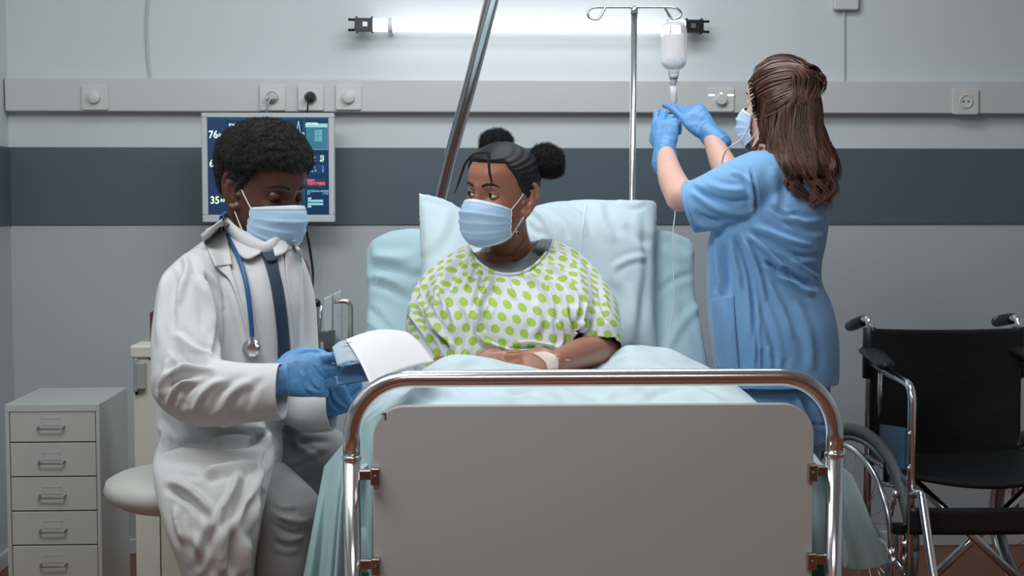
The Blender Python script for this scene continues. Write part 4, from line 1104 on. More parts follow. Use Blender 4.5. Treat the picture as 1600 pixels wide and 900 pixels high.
def hair_cap(M, pred, thick, seed=0, vox=.004, it=2, rough=.0):
    """volume of hair over the part of the skull chosen by pred(x, y, z) -> thickness factor"""
    V, F = head_surface(90, 70, feats=False)
    V = np.array(V); N = normals_np(V, F)
    if (N*(V-V.mean(0))).sum() < 0: N = -N
    t = np.array([pred(*v) for v in V])
    V = V + N*(thick*t - np.where(V[:, 1] < -.03, .018, .004)*(t <= 0))[:, None]
    V, F = remesh([xg(M, (V, F))], vox, it)
    N = normals_np(V, F)
    if rough: V = wobble(V, N, rough, 160, seed)
    return V, F
# ================================================================== DOCTOR (seated, left)
doc = thing('person', 'man in white lab coat, navy tie and surgical mask, seated and reading papers', 'person', (P(330, 760, 3.05)[0], 3.05, 0))
SK_D = skin_mat('deep_brown_skin', (88, 56, 46), .38)
MD = head_matrix(P(413, 293, 3.08), 50, 16, 0, 1.0)
M_COAT = cloth_mat('white_coat_cotton', (206, 207, 206)); M_SHIRT = cloth_mat('white_shirt_cotton', (211, 210, 211))
M_TIE = mat('navy_tie', (28, 50, 72), .6, bump=.15, bscale=500, sheen=.2)
M_GLOVE = mat('blue_nitrile', (92, 148, 200), .42, bump=.25, bscale=90, vary=.04)
M_GREYT = cloth_mat('grey_trousers', (140, 141, 142)); M_GREYD = cloth_mat('dark_grey_trousers', (112, 112, 116))
HW1 = P(430, 591, 2.80); HW2 = P(486, 636, 2.982)
def Hh1(g): # near hand: fingers toward the paper, back of hand up/left to the viewer
    return hand(HW1, (1, .12, .06), (-.12, -1, .22), -1, s=1.0, grow=g,
        curls=((26, 48, 30), (40, 58, 32), (46, 62, 34), (50, 64, 36)), splay=(7, 1, -5, -11), thumb=[(.020, .014, -.004), (.040, .040, -.006), (.046, .070, -.012), (.040, .098, -.018)])
def Hh2(g):
    return hand(HW2, (.92, -.1, .30), (.25, -.9, -.45), -1, s=.92, grow=g,
        curls=((36, 60, 35), (42, 64, 35), (46, 66, 36), (48, 66, 36)), splay=(5, 1, -4, -8), thumb=[(.020, .010, -.0), (.040, .030, .006), (.048, .056, .008), (.042, .078, .004)])
dprims = head_prims(MD) + [
    tube([xf(MD, (0, .015, -.055)), P(388, 372, 3.10), P(372, 415, 3.12)], [.058, .058, .078], n=24),
    sil([(385, 330, 440, 3.10, .06), (410, 285, 455, 3.08, .09), (450, 265, 460, 3.06, .10), (540, 262, 455, 3.06, .11), (640, 265, 440, 3.06, .11), (720, 268, 430, 3.06, .125), (768, 285, 415, 3.06, .12)], sub=4),
    tube([P(304, 446, 2.97), P(291, 520, 2.90), P(296, 605, 2.83)], [.052, .048, .042], n=18),
    tube([P(296, 605, 2.83), P(370, 612, 2.80), HW1], [.042, .034, .022], n=18),
    tube([P(450, 425, 3.2), P(462, 520, 3.16), P(456, 600, 3.08)], [.05, .045, .04], n=18),
    tube([P(456, 600, 3.08), P(480, 618, 3.0), HW2], [.04, .032, .022], n=18),
    tube([P(330, 750, 3.0), P(400, 772, 2.93), P(452, 800, 2.88)], [.075, .066, .048], n=22),
    tube([P(452, 802, 2.88), P(450, 870, 2.88), P(440, 1150, 2.95)], [.046, .040, .034], n=22),
    tube([P(370, 725, 3.14), P(450, 715, 3.14), P(515, 728, 3.13)], [.075, .066, .048], n=22),
    tube([P(515, 728, 3.13), P(522, 900, 3.13), P(525, 1110, 3.14)], [.045, .042, .034], n=22),
] + Hh1(-.0035) + Hh2(-.0035)
for c, yy in ((P(440, 1190, 2.93), 0), (P(525, 1140, 3.12), 0)):
    dprims.append(tube([np.array([c[0]-.03, c[1]+.03, .05]), np.array([c[0]+.05, c[1]-.03, .045]), np.array([c[0]+.16, c[1]-.10, .03])], [.038, .038, .028], n=14))
DV, DF = remesh(dprims, .0034, 2)
obj('body', (DV, DF), SK_D, doc)
add_eyes(MD, doc, SK_D, gaze=(.1, -1, -.75), top=-10, bot=-22, brow=(22, 16, 14), brow_w=.0032)
face_mask(MD, doc)
# short afro
def pd(x, y, z):
    line = .052 + .0*y            # forehead hairline
    if y < -.045: k = np.clip((z-line)/.012, 0, 1)
    elif y < -.012: k = np.clip((z-np.interp(y, [-.045, -.012], [.052, -.004]))/.012, 0, 1)
    else: k = np.clip((z+.052-.0)/.03, 0, 1) if y > .02 else np.clip((z-np.interp(y, [-.012, .02], [-.004, -.045]))/.014, 0, 1)
    th = np.interp(z, [-.06, -.02, .03, .08, .12], [.12, .42, .80, 1.0, 1.0])
    th *= np.interp(y, [-.09, -.06, 0, .09], [.22, .55, 1, .90])
    if -.03 < y < .045 and abs(x) > .05: th *= np.interp(z, [-.03, .035, .06], [.22, .45, 1])
    return float(k*th)
HV, HF = hair_cap(MD, pd, .0315, 2, .0036, 5)
HN = normals_np(HV, HF)
HV = wobble(HV, HN, .0035, 95, 5)
bd_head = bvh_of((DV, DF))
M_AFRO = mat('black_hair', (20, 16, 15), .85, bump=.9, bscale=260, sheen=.1)
hd = obj('hair', (HV, HF), M_AFRO, doc)
zl = xf(np.array(MD.inverted()), HV); ok = np.array([pd(*v) > .25 for v in zl]) 
fuzz(None, 'hair_curls', (HV[ok], None, HN[ok]), M_AFRO, hd, 16000, .007, .0006, .5, 3)

# trousers
tv = remesh([tube([P(330, 755, 3.0), P(400, 775, 2.93), P(450, 800, 2.87)], [.10, .088, .070], n=24), tube([P(452, 800, 2.87), P(449, 840, 2.87), P(446, 920, 2.88), P(438, 1130, 2.95)], [.070, .062, .060, .055], n=24),
             tube([P(360, 722, 3.14), P(440, 705, 3.14), P(512, 722, 3.12)], [.10, .092, .075], n=24), tube([P(512, 722, 3.12), P(520, 900, 3.12), P(525, 1090, 3.14)], [.075, .066, .056], n=24),
             sil([(660, 275, 440, 3.06, .13), (720, 270, 435, 3.06, .14), (758, 282, 415, 3.06, .13)], sub=4)], .006, 4)
TV, TF = tv
TV = folds(TV, TF, [(a, b*1.2, c*.6) for a, b, c in [([(428, 800), (450, 812), (482, 815)], 3.2, .008), ([(424, 818), (448, 830), (478, 832)], 3, -.008), ([(430, 838), (452, 845), (474, 838)], 3, .007), ([(424, 790), (440, 800), (470, 798)], 3, -.006),
    ([(440, 680), (470, 700), (500, 720)], 4, .008), ([(445, 700), (480, 690), (520, 690)], 4, -.008), ([(450, 725), (480, 712), (510, 700)], 4, .008), ([(440, 665), (455, 690), (460, 715)], 4, -.008), ([(425, 855), (450, 862), (470, 856)], 4, .004)]])
obj('trousers', (TV, TF), M_GREYT, doc, label='grey cotton trousers')
for c in (P(440, 1190, 2.93), P(525, 1140, 3.12)):
    obj('shoe', remesh([tube([np.array([c[0]-.035, c[1]+.035, .05]), np.array([c[0]+.05, c[1]-.03, .048]), np.array([c[0]+.17, c[1]-.105, .034])], [.05, .047, .036], n=18, flat=.95)], .006, 2), mat('white_shoe', (205, 205, 205), .5), doc)

# coat
coat_pr = [
    sil([(352, 340, 432, 3.12, .055), (362, 332, 446, 3.12, .075), (376, 316, 458, 3.10, .095), (395, 290, 466, 3.09, .115), (425, 254, 471, 3.08, .135), (450, 243, 473, 3.07, .14), (480, 238, 474, 3.06, .14), (540, 237, 473, 3.06, .145), (600, 241, 466, 3.06, .15),
         (655, 243, 446, 3.06, .155), (690, 247, 435, 3.03, .165), (704, 258, 432, 3.02, .14)], sub=6, n=56, skew=-.25),
    sil([(668, 262, 436, 3.04, .14), (700, 258, 437, 2.99, .225), (740, 266, 433, 2.96, .25), (790, 282, 422, 2.94, .26), (850, 304, 411, 2.94, .25), (905, 320, 404, 2.95, .24), (960, 328, 400, 2.95, .23)], sub=6, n=72, p=4.5),
    tube([P(318, 428, 2.99), P(298, 455, 2.94), P(289, 520, 2.89), P(294, 600, 2.82)], [.058, .062, .067, .072], n=26),
    tube([P(290, 596, 2.83), P(320, 612, 2.80), P(380, 614, 2.79), P(452, 611, 2.78)], [.072, .070, .060, .055], n=26),
    tube([P(440, 420, 3.18), P(454, 470, 3.17), P(456, 560, 3.14), P(458, 620, 3.06)], [.055, .055, .06, .055], n=22),
    tube([P(456, 622, 3.06), P(488, 638, 2.985), P(532, 633, 2.965)], [.056, .052, .050], n=22),
]
CV, CF = remesh(coat_pr, .0052, 4)
ax1 = nrm(P(452, 611, 2.78)-P(380, 614, 2.79))
CV, CF = cut(CV, CF, P(441, 611, 2.78), ax1, P(450, 611, 2.78), .09)
ax2 = nrm(P(522, 634, 2.93)-P(490, 642, 2.98))
CV, CF = cut(CV, CF, P(519, 636, 2.97), nrm((1, -.15, .12)), P(532, 634, 2.965), .085)
fold_c = [
    # upper body and sleeve
    ([(285, 395), (292, 420), (282, 455), (278, 480)], 5, .008), ([(300, 400), (310, 430), (318, 455)], 5, -.006), ([(272, 420), (268, 470), (272, 520)], 5, -.008), ([(262, 420), (252, 470), (248, 540)], 6, .006),
    ([(318, 425), (334, 455), (338, 510), (336, 560)], 3.5, -.016), ([(310, 430), (324, 470), (328, 520)], 6, .007), ([(275, 520), (300, 545), (332, 560)], 6, .009), ([(268, 540), (295, 566), (330, 574)], 5, -.009),
    ([(255, 590), (290, 575), (335, 576)], 5, .010), ([(250, 612), (275, 592), (312, 588)], 4, -.009), ([(262, 632), (276, 606), (300, 592)], 4, .010), ([(284, 640), (292, 612), (312, 596)], 4, -.009), ([(300, 645), (318, 612), (345, 592)], 5, .010),
    ([(330, 648), (340, 618), (362, 598)], 5, -.009), ([(345, 645), (360, 615), (390, 595)], 7, .008), ([(385, 645), (392, 615), (410, 590)], 6, -.005), ([(262, 560), (256, 590), (250, 620)], 5, .006),
    # side below the arm
    ([(246, 655), (262, 690), (258, 705)], 6, .008), ([(250, 700), (300, 708), (345, 704), (395, 690), (432, 668)], 5, -.016), ([(252, 712), (300, 718), (360, 716), (415, 704)], 6, .010), ([(335, 660), (380, 668), (428, 664)], 6, .008),
    ([(300, 665), (340, 690), (400, 690)], 7, .006), ([(395, 660), (415, 680), (428, 700)], 7, .008),
    # skirt
    ([(310, 750), (340, 735), (370, 728), (405, 726)], 6, .012), ([(372, 735), (362, 770), (345, 800), (340, 830)], 5, .014), ([(388, 735), (378, 775), (362, 815)], 5, -.012), ([(400, 740), (392, 770), (382, 790)], 4, .011), ([(418, 722), (404, 755), (396, 790), (392, 830)], 5, .012),
    ([(430, 700), (412, 740), (404, 770)], 4, -.010), ([(262, 762), (300, 785), (322, 815)], 5, -.012), ([(258, 750), (300, 770), (330, 800)], 6, .010), ([(275, 790), (278, 820), (290, 850)], 6, .009), ([(300, 830), (318, 870), (312, 900)], 7, .010), ([(335, 820), (320, 860), (312, 895)], 6, -.012),
    ([(350, 820), (345, 860), (350, 900)], 9, .010), ([(385, 840), (380, 870), (378, 900)], 9, .010), ([(366, 830), (364, 870), (362, 900)], 6, -.010), ([(268, 735), (310, 745), (340, 748)], 5, -.006),
    # chest
    ([(352, 430), (372, 500), (388, 560)], 6, .004), ([(462, 420), (468, 480), (470, 560)], 5, .004),
]
CV = folds(CV, CF, [([(min(x, 419 if y > 650 else 999), y) for x, y in a], b*.9, c*1.6) for a, b, c in fold_c])
CV = smooth_np(CV, CF, 3)
coat = obj('lab_coat', (CV, CF), M_COAT, doc); solid(coat, .0025, -1)
dd = np.full(len(CV), 9.0)
for a_, b_ in ((P(288, 540, 2.88), P(294, 600, 2.82)), (P(290, 598, 2.83), P(452, 611, 2.78))): dd = np.minimum(dd, seg_dist(CV, a_, b_)[0])
mk = dd > .088
bc_ = bvh_of((CV, [f for f in CF if all(mk[i] for i in f)]))
# shirt front and collar, tie, lapels: cloth pieces laid over the chest, each with its own thickness
def cloth(name, A, B, off, m, parent, nu=14, nv=40, th=.003, Y=2.95, sm=3, **k):
    o = obj(name, patch(bc_, A, B, nu, nv, off, Y, sm), m, parent, **k); solid(o, th, 1); return o
shirt = cloth('shirt', [(372, 378), (384, 430), (398, 500), (410, 555), (412, 572)], [(440, 378), (447, 430), (456, 500), (460, 555), (459, 572)], .003, M_SHIRT, doc)
shirt_n = obj('shirt_collar', remesh([tube([P(352, 345, 3.16), P(356, 352, 3.05), P(378, 372, 2.985), P(408, 388, 2.965), P(424, 384, 2.98), P(440, 372, 3.04), P(444, 360, 3.12)], .0095, n=12, flat=1.5, up=(0, 0, 1))], .0035, 2), M_SHIRT, shirt)
c1 = obj('collar_leaf', patch(bc_, [(347, 341), (362, 350), (390, 366), (416, 381)], [(343, 352), (358, 376), (382, 405), (405, 398)], 10, 24, .021, 3.0, 4), M_SHIRT, shirt); solid(c1, .003, 1)
c2 = obj('collar_leaf', patch(bc_, [(424, 383), (434, 379), (444, 374)], [(430, 402), (444, 396), (450, 388)], 8, 12, .018, 3.0, 2), M_SHIRT, shirt); solid(c2, .003, 1)
for py in (432, 470, 520):
    pass
tie = cloth('tie', [(409, 398), (417, 420), (424, 450), (430, 490), (434, 530), (435, 566)], [(434, 402), (436, 420), (443, 450), (449, 490), (453, 530), (455, 566)], .012, M_TIE, doc, nu=8, th=.003)
kn = patch(bc_, [(406, 393), (413, 389), (420, 386), (428, 386)], [(417, 409), (423, 409), (429, 408), (434, 405)], 10, 8, .016, 2.95, 2)
o = obj('tie_knot', kn, M_TIE, tie); solid(o, .004, 0)
lapL = cloth('lapel', [(346, 346), (350, 372), (358, 410), (372, 460), (386, 515), (398, 570)], [(322, 358), (318, 378), (337, 416), (360, 440), (378, 490), (397, 572)], .010, M_COAT, coat, th=.003)
lapL2 = cloth('lapel', [(347, 342), (352, 360), (360, 396), (363, 414)], [(314, 366), (318, 378), (328, 398), (336, 417)], .014, M_COAT, coat, th=.003)
lapR = cloth('lapel', [(444, 372), (447, 420), (454, 480), (459, 540), (461, 590)], [(470, 392), (473, 420), (475, 480), (474, 540), (472, 590)], .009, M_COAT, coat, th=.003)
lapR2 = cloth('lapel', [(436, 378), (440, 386), (444, 394)], [(463, 375), (458, 382), (456, 389)], .016, M_COAT, coat, nu=8, nv=10, th=.003)
bt_ = on(bc_, 411, 766, .002); obj('coat_button', lathe([(.0, 0), (.007, .0), (.007, .002), (.005, .003), (0, .0025)], bt_, 16, (0, -1, .1)), mat('button_white', (200, 200, 198), .4), coat, angle=40)
# gloves
for k, h in ((1, Hh1), (2, Hh2)):
    gv, gf = remesh(h(.0015) + [tube([q - .05*fv, q - .02*fv, q], [.034, .032, .031], n=20) for q, fv in (((HW1, nrm((1, .12, .06))),) if k == 1 else ())], .0024, 2)
    W, fw_ = (HW1, nrm(P(520, 578, 2.84)-HW1)) if k == 1 else (HW2, nrm(P(548, 604, 2.90)-HW2))
    n = normals_np(gv, gf); gv = wobble(gv, n, .0012, 60, k)
    if k == 1: gv = folds(gv, gf, [([(478, 575), (485, 600), (500, 612)], 2.2, -.003), ([(470, 580), (478, 605), (492, 615)], 2.2, .0025), ([(490, 570), (500, 585), (512, 592)], 2, -.003), ([(446, 570), (450, 600), (448, 618)], 2.5, .003)])
    else: gv = folds(gv, gf, [([(515, 600), (525, 625), (545, 640)], 2.4, .003), ([(512, 612), (520, 632), (535, 644)], 2.2, -.003)])
    obj('glove', (gv, gf), M_GLOVE, doc, label='blue nitrile glove')

# stethoscope around the neck
M_ST = mat('blue_rubber', (40, 88, 140), .35)
sth = thing('stethoscope', 'navy blue stethoscope hanging round the doctor\'s neck over the coat', 'stethoscope', P(365, 450, 2.9))
spx = [(346, 341), (350, 356), (358, 372), (368, 392), (379, 420), (386, 450), (390, 480), (393, 510), (394, 527)]
obj('tubing', tube([P(352, 334, 3.16)] + [on(bc_, x, y, .019, 2.95) for x, y in spx], .0050, n=12, sub=5), M_ST, sth)
cp = on(bc_, 393, 543, .020, 2.93)
obj('chest_piece', join(lathe([(0, -.004), (.017, -.004), (.0195, -.001), (.0195, .003), (.016, .006), (.006, .008), (.005, .014), (0, .014)], cp+np.array([0, .004, -.002]), 28, (-.25, -1, .15)),
    bar(cp+np.array([.002, -.006, .022]), cp+np.array([.003, -.008, -.002]), .005), box(cp[0]-.003, cp[0]+.010, cp[1]-.014, cp[1]-.006, cp[2]-.016, cp[2]+.008)), M_CHROME, sth, angle=40)

# papers on a clipboard held in both gloves
M_PAPER = mat('paper_white', (232, 232, 234), .7); M_PAGE = mat('page_bluegrey', (168, 184, 196), .65); M_BOARD = mat('blue_clipboard', (52, 92, 130), .4)
pap = thing('clipboard', 'blue clipboard with curling white paper sheets held by the gloved doctor', 'clipboard', P(560, 570, 2.84))
def bil(q, u, v): return (np.array(q[0])*(1-u)+np.array(q[1])*u)*(1-v) + (np.array(q[3])*(1-u)+np.array(q[2])*u)*v
sh0 = [P(540, 531, 2.86), P(636, 519, 3.06), P(680, 566, 2.98), P(579, 602, 2.76)]
def sheet(u, v):
    p = bil(sh0, u, v); return p + np.array([0, 0, .012*math.sin(PI*u)*(1-v*.4) + .008*math.sin(PI*v)])
s1 = obj('paper_sheet', grid(sheet, 24, 18), M_PAPER, pap, label='plain white back of the turned-over sheet'); solid(s1, .0006)
pg = [P(519, 543, 2.84), P(541, 532, 2.862), P(565, 565, 2.81), P(527, 572, 2.80)]
def page(u, v): 
    p = bil(pg, u, v); return p + np.array([0, 0, .004*math.sin(PI*u)])
s2 = obj('page', grid(page, 12, 10), M_PAGE, pap, label='blue-grey page under the sheet'); solid(s2, .0006)
bd = [P(524, 566, 2.83), P(568, 558, 2.86), P(575, 585, 2.80), P(528, 592, 2.77)]
obj('board', prism([q+np.array([0, .012, -.012]) for q in bd], (0, 0, 0), (0, .003, -.003)), M_BOARD, pap, smooth=False)
for k, (x0, y0, x1) in enumerate(((541, 541, 549), (537, 546, 547), (545, 561, 559), (552, 563, 562))):
    a_, b_ = P(x0, y0, 2.83), P(x1, y0-2, 2.835)
    obj('printed_line', bar(a_+np.array([0, -.008, .006]), b_+np.array([0, -.008, .006]), .0006 if k < 2 else .0012, 6), mat('ink', (40, 48, 60), .6), s2)
# ================================================================== PATIENT (in bed, centre)
pat = thing('person', 'woman patient with two hair buns, polka dot gown and mask sitting up in bed', 'person', (P(800, 600, 3.45)[0], 3.45, .66))
SK_P = skin_mat('warm_brown_skin', (160, 108, 88), .36)
MP = head_matrix(P(783, 302, 3.47), -41, 2, 4, 1.0)
PW1 = P(868, 566, 3.18)    # wrist on the image right (with plaster)
PW2 = P(742, 574, 3.215)
def Ph1(g): return hand(PW1, (-1, .05, -.10), (.10, -.88, .50), 1, s=.84, grow=g, curls=((14, 40, 25), (20, 46, 25), (26, 50, 25), (30, 50, 25)), splay=(5, 1, -3, -7), thumb=[(.020, .012, -.002), (.036, .034, -.006), (.040, .058, -.012), (.034, .078, -.018)])
def Ph2(g): return hand(PW2, (1, -.02, .10), (-.1, -.88, .50), -1, s=.84, grow=g, curls=((16, 40, 25), (22, 46, 25), (28, 50, 25), (32, 54, 25)), splay=(5, 1, -3, -7), thumb=[(.020, .012, -.002), (.036, .034, -.004), (.042, .058, -.008), (.036, .080, -.012)])
pp = head_prims(MP) + [
    tube([xf(MP, (0, .02, -.06)), P(796, 372, 3.52), P(800, 408, 3.56)], [.050, .048, .066], n=24),
    sil([(392, 748, 850, 3.555, .035), (402, 725, 875, 3.555, .055), (420, 700, 890, 3.55, .075), (450, 690, 905, 3.51, .10), (500, 690, 905, 3.47, .11), (560, 690, 905, 3.45, .12), (640, 685, 915, 3.43, .13)], sub=4),
    tube([P(708, 446, 3.54), P(680, 490, 3.51), P(668, 560, 3.46)], [.040, .040, .038], n=18), tube([P(668, 560, 3.46), P(705, 580, 3.30), PW2], [.040, .036, .026], n=18),
    tube([P(886, 446, 3.53), P(918, 490, 3.49), P(945, 548, 3.45)], [.040, .042, .042], n=18), tube([P(946, 549, 3.45), P(912, 551, 3.31), PW1], [.042, .037, .0255], n=18),
    tube([P(760, 640, 3.40), P(742, 700, 3.1), P(735, 730, 2.85)], [.08, .06, .045], n=20), tube([P(860, 640, 3.40), P(880, 700, 3.1), P(890, 730, 2.85)], [.08, .06, .045], n=20),
] + Ph1(0) + Ph2(0)
QV, QF = remesh(pp, .0032, 2)
QV = folds(QV, QF, [([(765, 398), (790, 402), (812, 396)], 3, -.003), ([(770, 388), (776, 372)], 4, -.003), ([(800, 392), (812, 378), (818, 360)], 4, .003)])
obj('body', (QV, QF), SK_P, pat)
add_eyes(MP, pat, SK_P, gaze=(-.42, -1, -.08), top=24, bot=-17, brow=(40, 26, 22), brow_w=.0036)
face_mask(MP, pat)
M_BH = mat('black_hair', (20, 16, 15)); M_SLICK = mat('slick_black_hair', (15, 14, 15), .5, bump=.35, bscale=200, stretch=(1, 1, 6))
def pp_(x, y, z):
    # hairline: arcs over the forehead, down in front of the ear
    if y < -.05: l = .073 - .25*max(0, -y-.085)
    elif y < -.01: l = np.interp(y, [-.05, -.030, -.01], [.067, .034, .004])
    elif y < .03: l = np.interp(y, [-.01, .03], [.004, -.03])
    else: l = -.065
    k = np.clip((z-l)/.008, 0, 1)
    return float(k*np.interp(z, [-.07, 0, .05, .12], [.5, .75, 1, 1.15]))
V_, F_ = hair_cap(MP, pp_, .0085, 4, .0028, 2)
N_ = normals_np(V_, F_)
L_ = xf(np.array(MP.inverted()), V_)
# combed grooves running back toward the two buns
ang = np.arctan2(L_[:, 2]-.03, L_[:, 0]*0+(L_[:, 1]+.16)); V_ = V_ + N_*(.0007*np.sin(ang*80 + 6*np.abs(L_[:, 0])/.07))[:, None]
hp = obj('hair', (V_, F_), M_SLICK, pat)
for k, (c, r) in enumerate(((xf(MP, [(.062, .085, .062)])[0], .036), (xf(MP, [(-.058, .075, .085)])[0], .038))):
    if k == 0: c = P(855, 251, 3.50)
    else: c = P(777, 229, 3.56)
    bv, bf = remesh([sphere(c, (r, r, r*1.0), 28, 18), sphere(c+np.array([.012, 0, -.012]), r*.75), sphere(c+np.array([-.014, 0, .010]), r*.7)], .004, 2)
    bv = wobble(bv, normals_np(bv, bf), .006, 60, 3+k); bn = normals_np(bv, bf)
    b_ = obj('hair_bun', (bv, bf), M_BH, pat)
    fuzz(None, 'bun_curls', (bv, None, bn), M_BH, b_, 7000, .011, .0006, .6, 7+k)
b0 = P(834, 257, 3.49); 
obj('hair_tie', lathe([(.016, -.005), (.021, -.003), (.022, 0), (.021, .003), (.016, .005)], b0, 20, nrm(P(855, 251, 3.50)-b0)), M_BH, hp)
for pts in ([(762, 238, 3.36), (742, 240, 3.34), (728, 254, 3.34), (721, 272, 3.34), (715, 290, 3.345), (710, 302, 3.35)], [(764, 238, 3.36), (764, 252, 3.352), (765, 270, 3.348), (768, 284, 3.352), (767, 294, 3.354)]):
    c = catmull(np.array(PP(pts)), 12); L = np.r_[0, np.cumsum(np.linalg.norm(np.diff(c, axis=0), axis=1))]; n = 90
    c = np.stack([np.interp(np.linspace(0, L[-1], n), L, c[:, k]) for k in range(3)], 1)
    g = G()
    for ph in (0, 2*PI/3, 4*PI/3):
        t = np.linspace(0, L[-1], n); w_ = t*300+ph; taper = np.interp(t, [0, L[-1]*.75, L[-1]], [1, .8, .25])
        q = c + np.stack([np.cos(w_)*.0021*taper, np.sin(w_*1)*.0012*taper, np.sin(2*w_)*.0004], 1)
        g.add(tube(q, .0021*taper, n=6, sub=1))
    obj('braid', g.out(), M_BH, pat)

# gown: loose remeshed cloth with green dots
def dot_mat():
    m = bpy.data.materials.new('polka_dot_cotton'); m.use_nodes = True; nt = m.node_tree; b = nt.nodes['Principled BSDF']; L = nt.links
    at = nt.nodes.new('ShaderNodeAttribute'); at.attribute_name = 'dots'
    sx, sy = .0338, .0338*1.732
    outs = []
    for off in ((0, 0), (.5, .5)):
        mp = nt.nodes.new('ShaderNodeVectorMath'); mp.operation = 'MULTIPLY_ADD'; mp.inputs[1].default_value = (1/sx, 1/sy, 0); mp.inputs[2].default_value = (off[0]+50, off[1]+50, 0)
        L.new(at.outputs['Vector'], mp.inputs[0])
        fr = nt.nodes.new('ShaderNodeVectorMath'); fr.operation = 'FRACTION'; L.new(mp.outputs[0], fr.inputs[0])
        su = nt.nodes.new('ShaderNodeVectorMath'); su.operation = 'MULTIPLY_ADD'; su.inputs[1].default_value = (sx, sy, 0); su.inputs[2].default_value = (-.5*sx, -.5*sy, 0)
        L.new(fr.outputs[0], su.inputs[0])
        ln = nt.nodes.new('ShaderNodeVectorMath'); ln.operation = 'LENGTH'; L.new(su.outputs[0], ln.inputs[0]); outs.append(ln)
    mi = nt.nodes.new('ShaderNodeMath'); mi.operation = 'MINIMUM'; L.new(outs[0].outputs['Value'], mi.inputs[0]); L.new(outs[1].outputs['Value'], mi.inputs[1])
    ra = nt.nodes.new('ShaderNodeMapRange'); ra.inputs['From Min'].default_value = .0099; ra.inputs['From Max'].default_value = .0107; L.new(mi.outputs[0], ra.inputs['Value'])
    mx = nt.nodes.new('ShaderNodeMix'); mx.data_type = 'RGBA'; L.new(ra.outputs[0], mx.inputs[0])
    mx.inputs[6].default_value = srgb((160, 192, 76)); mx.inputs[7].default_value = srgb((207, 210, 217)); L.new(mx.outputs[2], b.inputs['Base Color'])
    b.inputs['Roughness'].default_value = .8; b.inputs['Sheen Weight'].default_value = .2
    n = nt.nodes.new('ShaderNodeTexNoise'); n.inputs['Scale'].default_value = 900; tc = nt.nodes.new('ShaderNodeTexCoord'); L.new(tc.outputs['Object'], n.inputs['Vector'])
    bp = nt.nodes.new('ShaderNodeBump'); bp.inputs['Strength'].default_value = .1; bp.inputs['Distance'].default_value = .004; L.new(n.outputs[0], bp.inputs['Height']); L.new(bp.outputs[0], b.inputs['Normal'])
    return m
M_DOT = dot_mat()
gp_ = [
    sil([(374, 742, 868, 3.60, .035), (384, 724, 886, 3.58, .07), (398, 702, 902, 3.56, .10), (418, 684, 918, 3.54, .125), (450, 668, 930, 3.50, .15), (485, 668, 930, 3.46, .16), (520, 670, 928, 3.44, .16), (560, 668, 925, 3.42, .16), (600, 672, 925, 3.42, .16), (650, 674, 925, 3.41, .15)], sub=6, n=64, p=2.5),
    tube([P(715, 424, 3.55), P(686, 452, 3.53), P(672, 492, 3.50), P(674, 545, 3.42), P(692, 582, 3.36)], [.050, .054, .058, .058, .050], n=28),
    tube([P(880, 416, 3.55), P(906, 446, 3.53), P(925, 480, 3.48), P(930, 530, 3.42), P(926, 560, 3.40)], [.054, .058, .062, .066, .064], n=28),
]
GV, GF = remesh(gp_, .0046, 5)
GV, GF = cut(GV, GF, P(928, 541, 3.40), nrm((0.05, -.55, -.95)), P(930, 560, 3.38), .10)
GV, GF = cut(GV, GF, P(690, 577, 3.36), nrm((.2, -.3, -1)), P(690, 590, 3.36), .07)
# neckline opening
neck = [(735, 384), (738, 396), (750, 412), (768, 424), (790, 430), (812, 428), (832, 417), (848, 401), (860, 382), (868, 364)]
px_ = PX(GV); poly = neck + [(868, 330), (735, 330)]
nearneck = in_poly(px_, poly)
GF = [f for f in GF if not any(nearneck[i] for i in f)]
fold_g = [
    ([(742, 402), (735, 430), (722, 455)], 4, .005), ([(728, 396), (712, 425), (700, 460)], 5, -.006), ([(712, 400), (692, 440), (684, 485)], 5, .007), ([(695, 420), (686, 460), (688, 500)], 4, -.008),
    ([(768, 428), (762, 450), (748, 480), (744, 520)], 5, .009), ([(757, 420), (748, 450), (738, 480)], 4, -.006), ([(778, 433), (772, 460), (758, 500)], 4, -.005), ([(755, 520), (762, 545), (790, 556)], 6, -.007),
    ([(790, 432), (798, 455), (808, 470)], 4, .004), ([(818, 430), (826, 440), (836, 452)], 3, -.005), ([(822, 426), (845, 445), (860, 470), (866, 500)], 4, .008), ([(836, 418), (862, 450), (872, 478)], 3.4, -.007), ([(848, 408), (880, 430), (900, 470), (896, 505)], 5, .007),
    ([(862, 392), (890, 410), (910, 440)], 4, .004), ([(870, 380), (900, 395), (925, 420)], 4, -.003), ([(645, 470), (662, 500), (690, 530), (702, 555)], 4, -.009), ([(640, 490), (660, 520), (680, 550)], 4, .008), ([(660, 470), (680, 505), (712, 545)], 4, .007), ([(655, 430), (650, 465), (645, 490)], 4, -.005),
    ([(890, 480), (894, 505), (905, 522)], 4, -.012), ([(915, 470), (905, 505), (900, 525)], 4, .009), ([(935, 450), (945, 490), (960, 520)], 4, -.005), ([(925, 500), (920, 520), (900, 535)], 4, -.007), ([(945, 500), (955, 520), (962, 535)], 4, .006),
    ([(740, 490), (752, 530), (790, 548), (850, 556)], 6, .010), ([(790, 545), (830, 540), (870, 548), (885, 552)], 3, -.008), ([(760, 478), (756, 500), (758, 520)], 5, -.006), ([(700, 470), (712, 510), (708, 550)], 6, .006), ([(720, 480), (728, 520), (724, 560)], 5, -.006),
    ([(800, 548), (840, 552), (880, 548)], 3, .006), ([(870, 500), (878, 530), (870, 550)], 4, .006), ([(836, 470), (842, 500), (836, 525)], 8, .004),
]
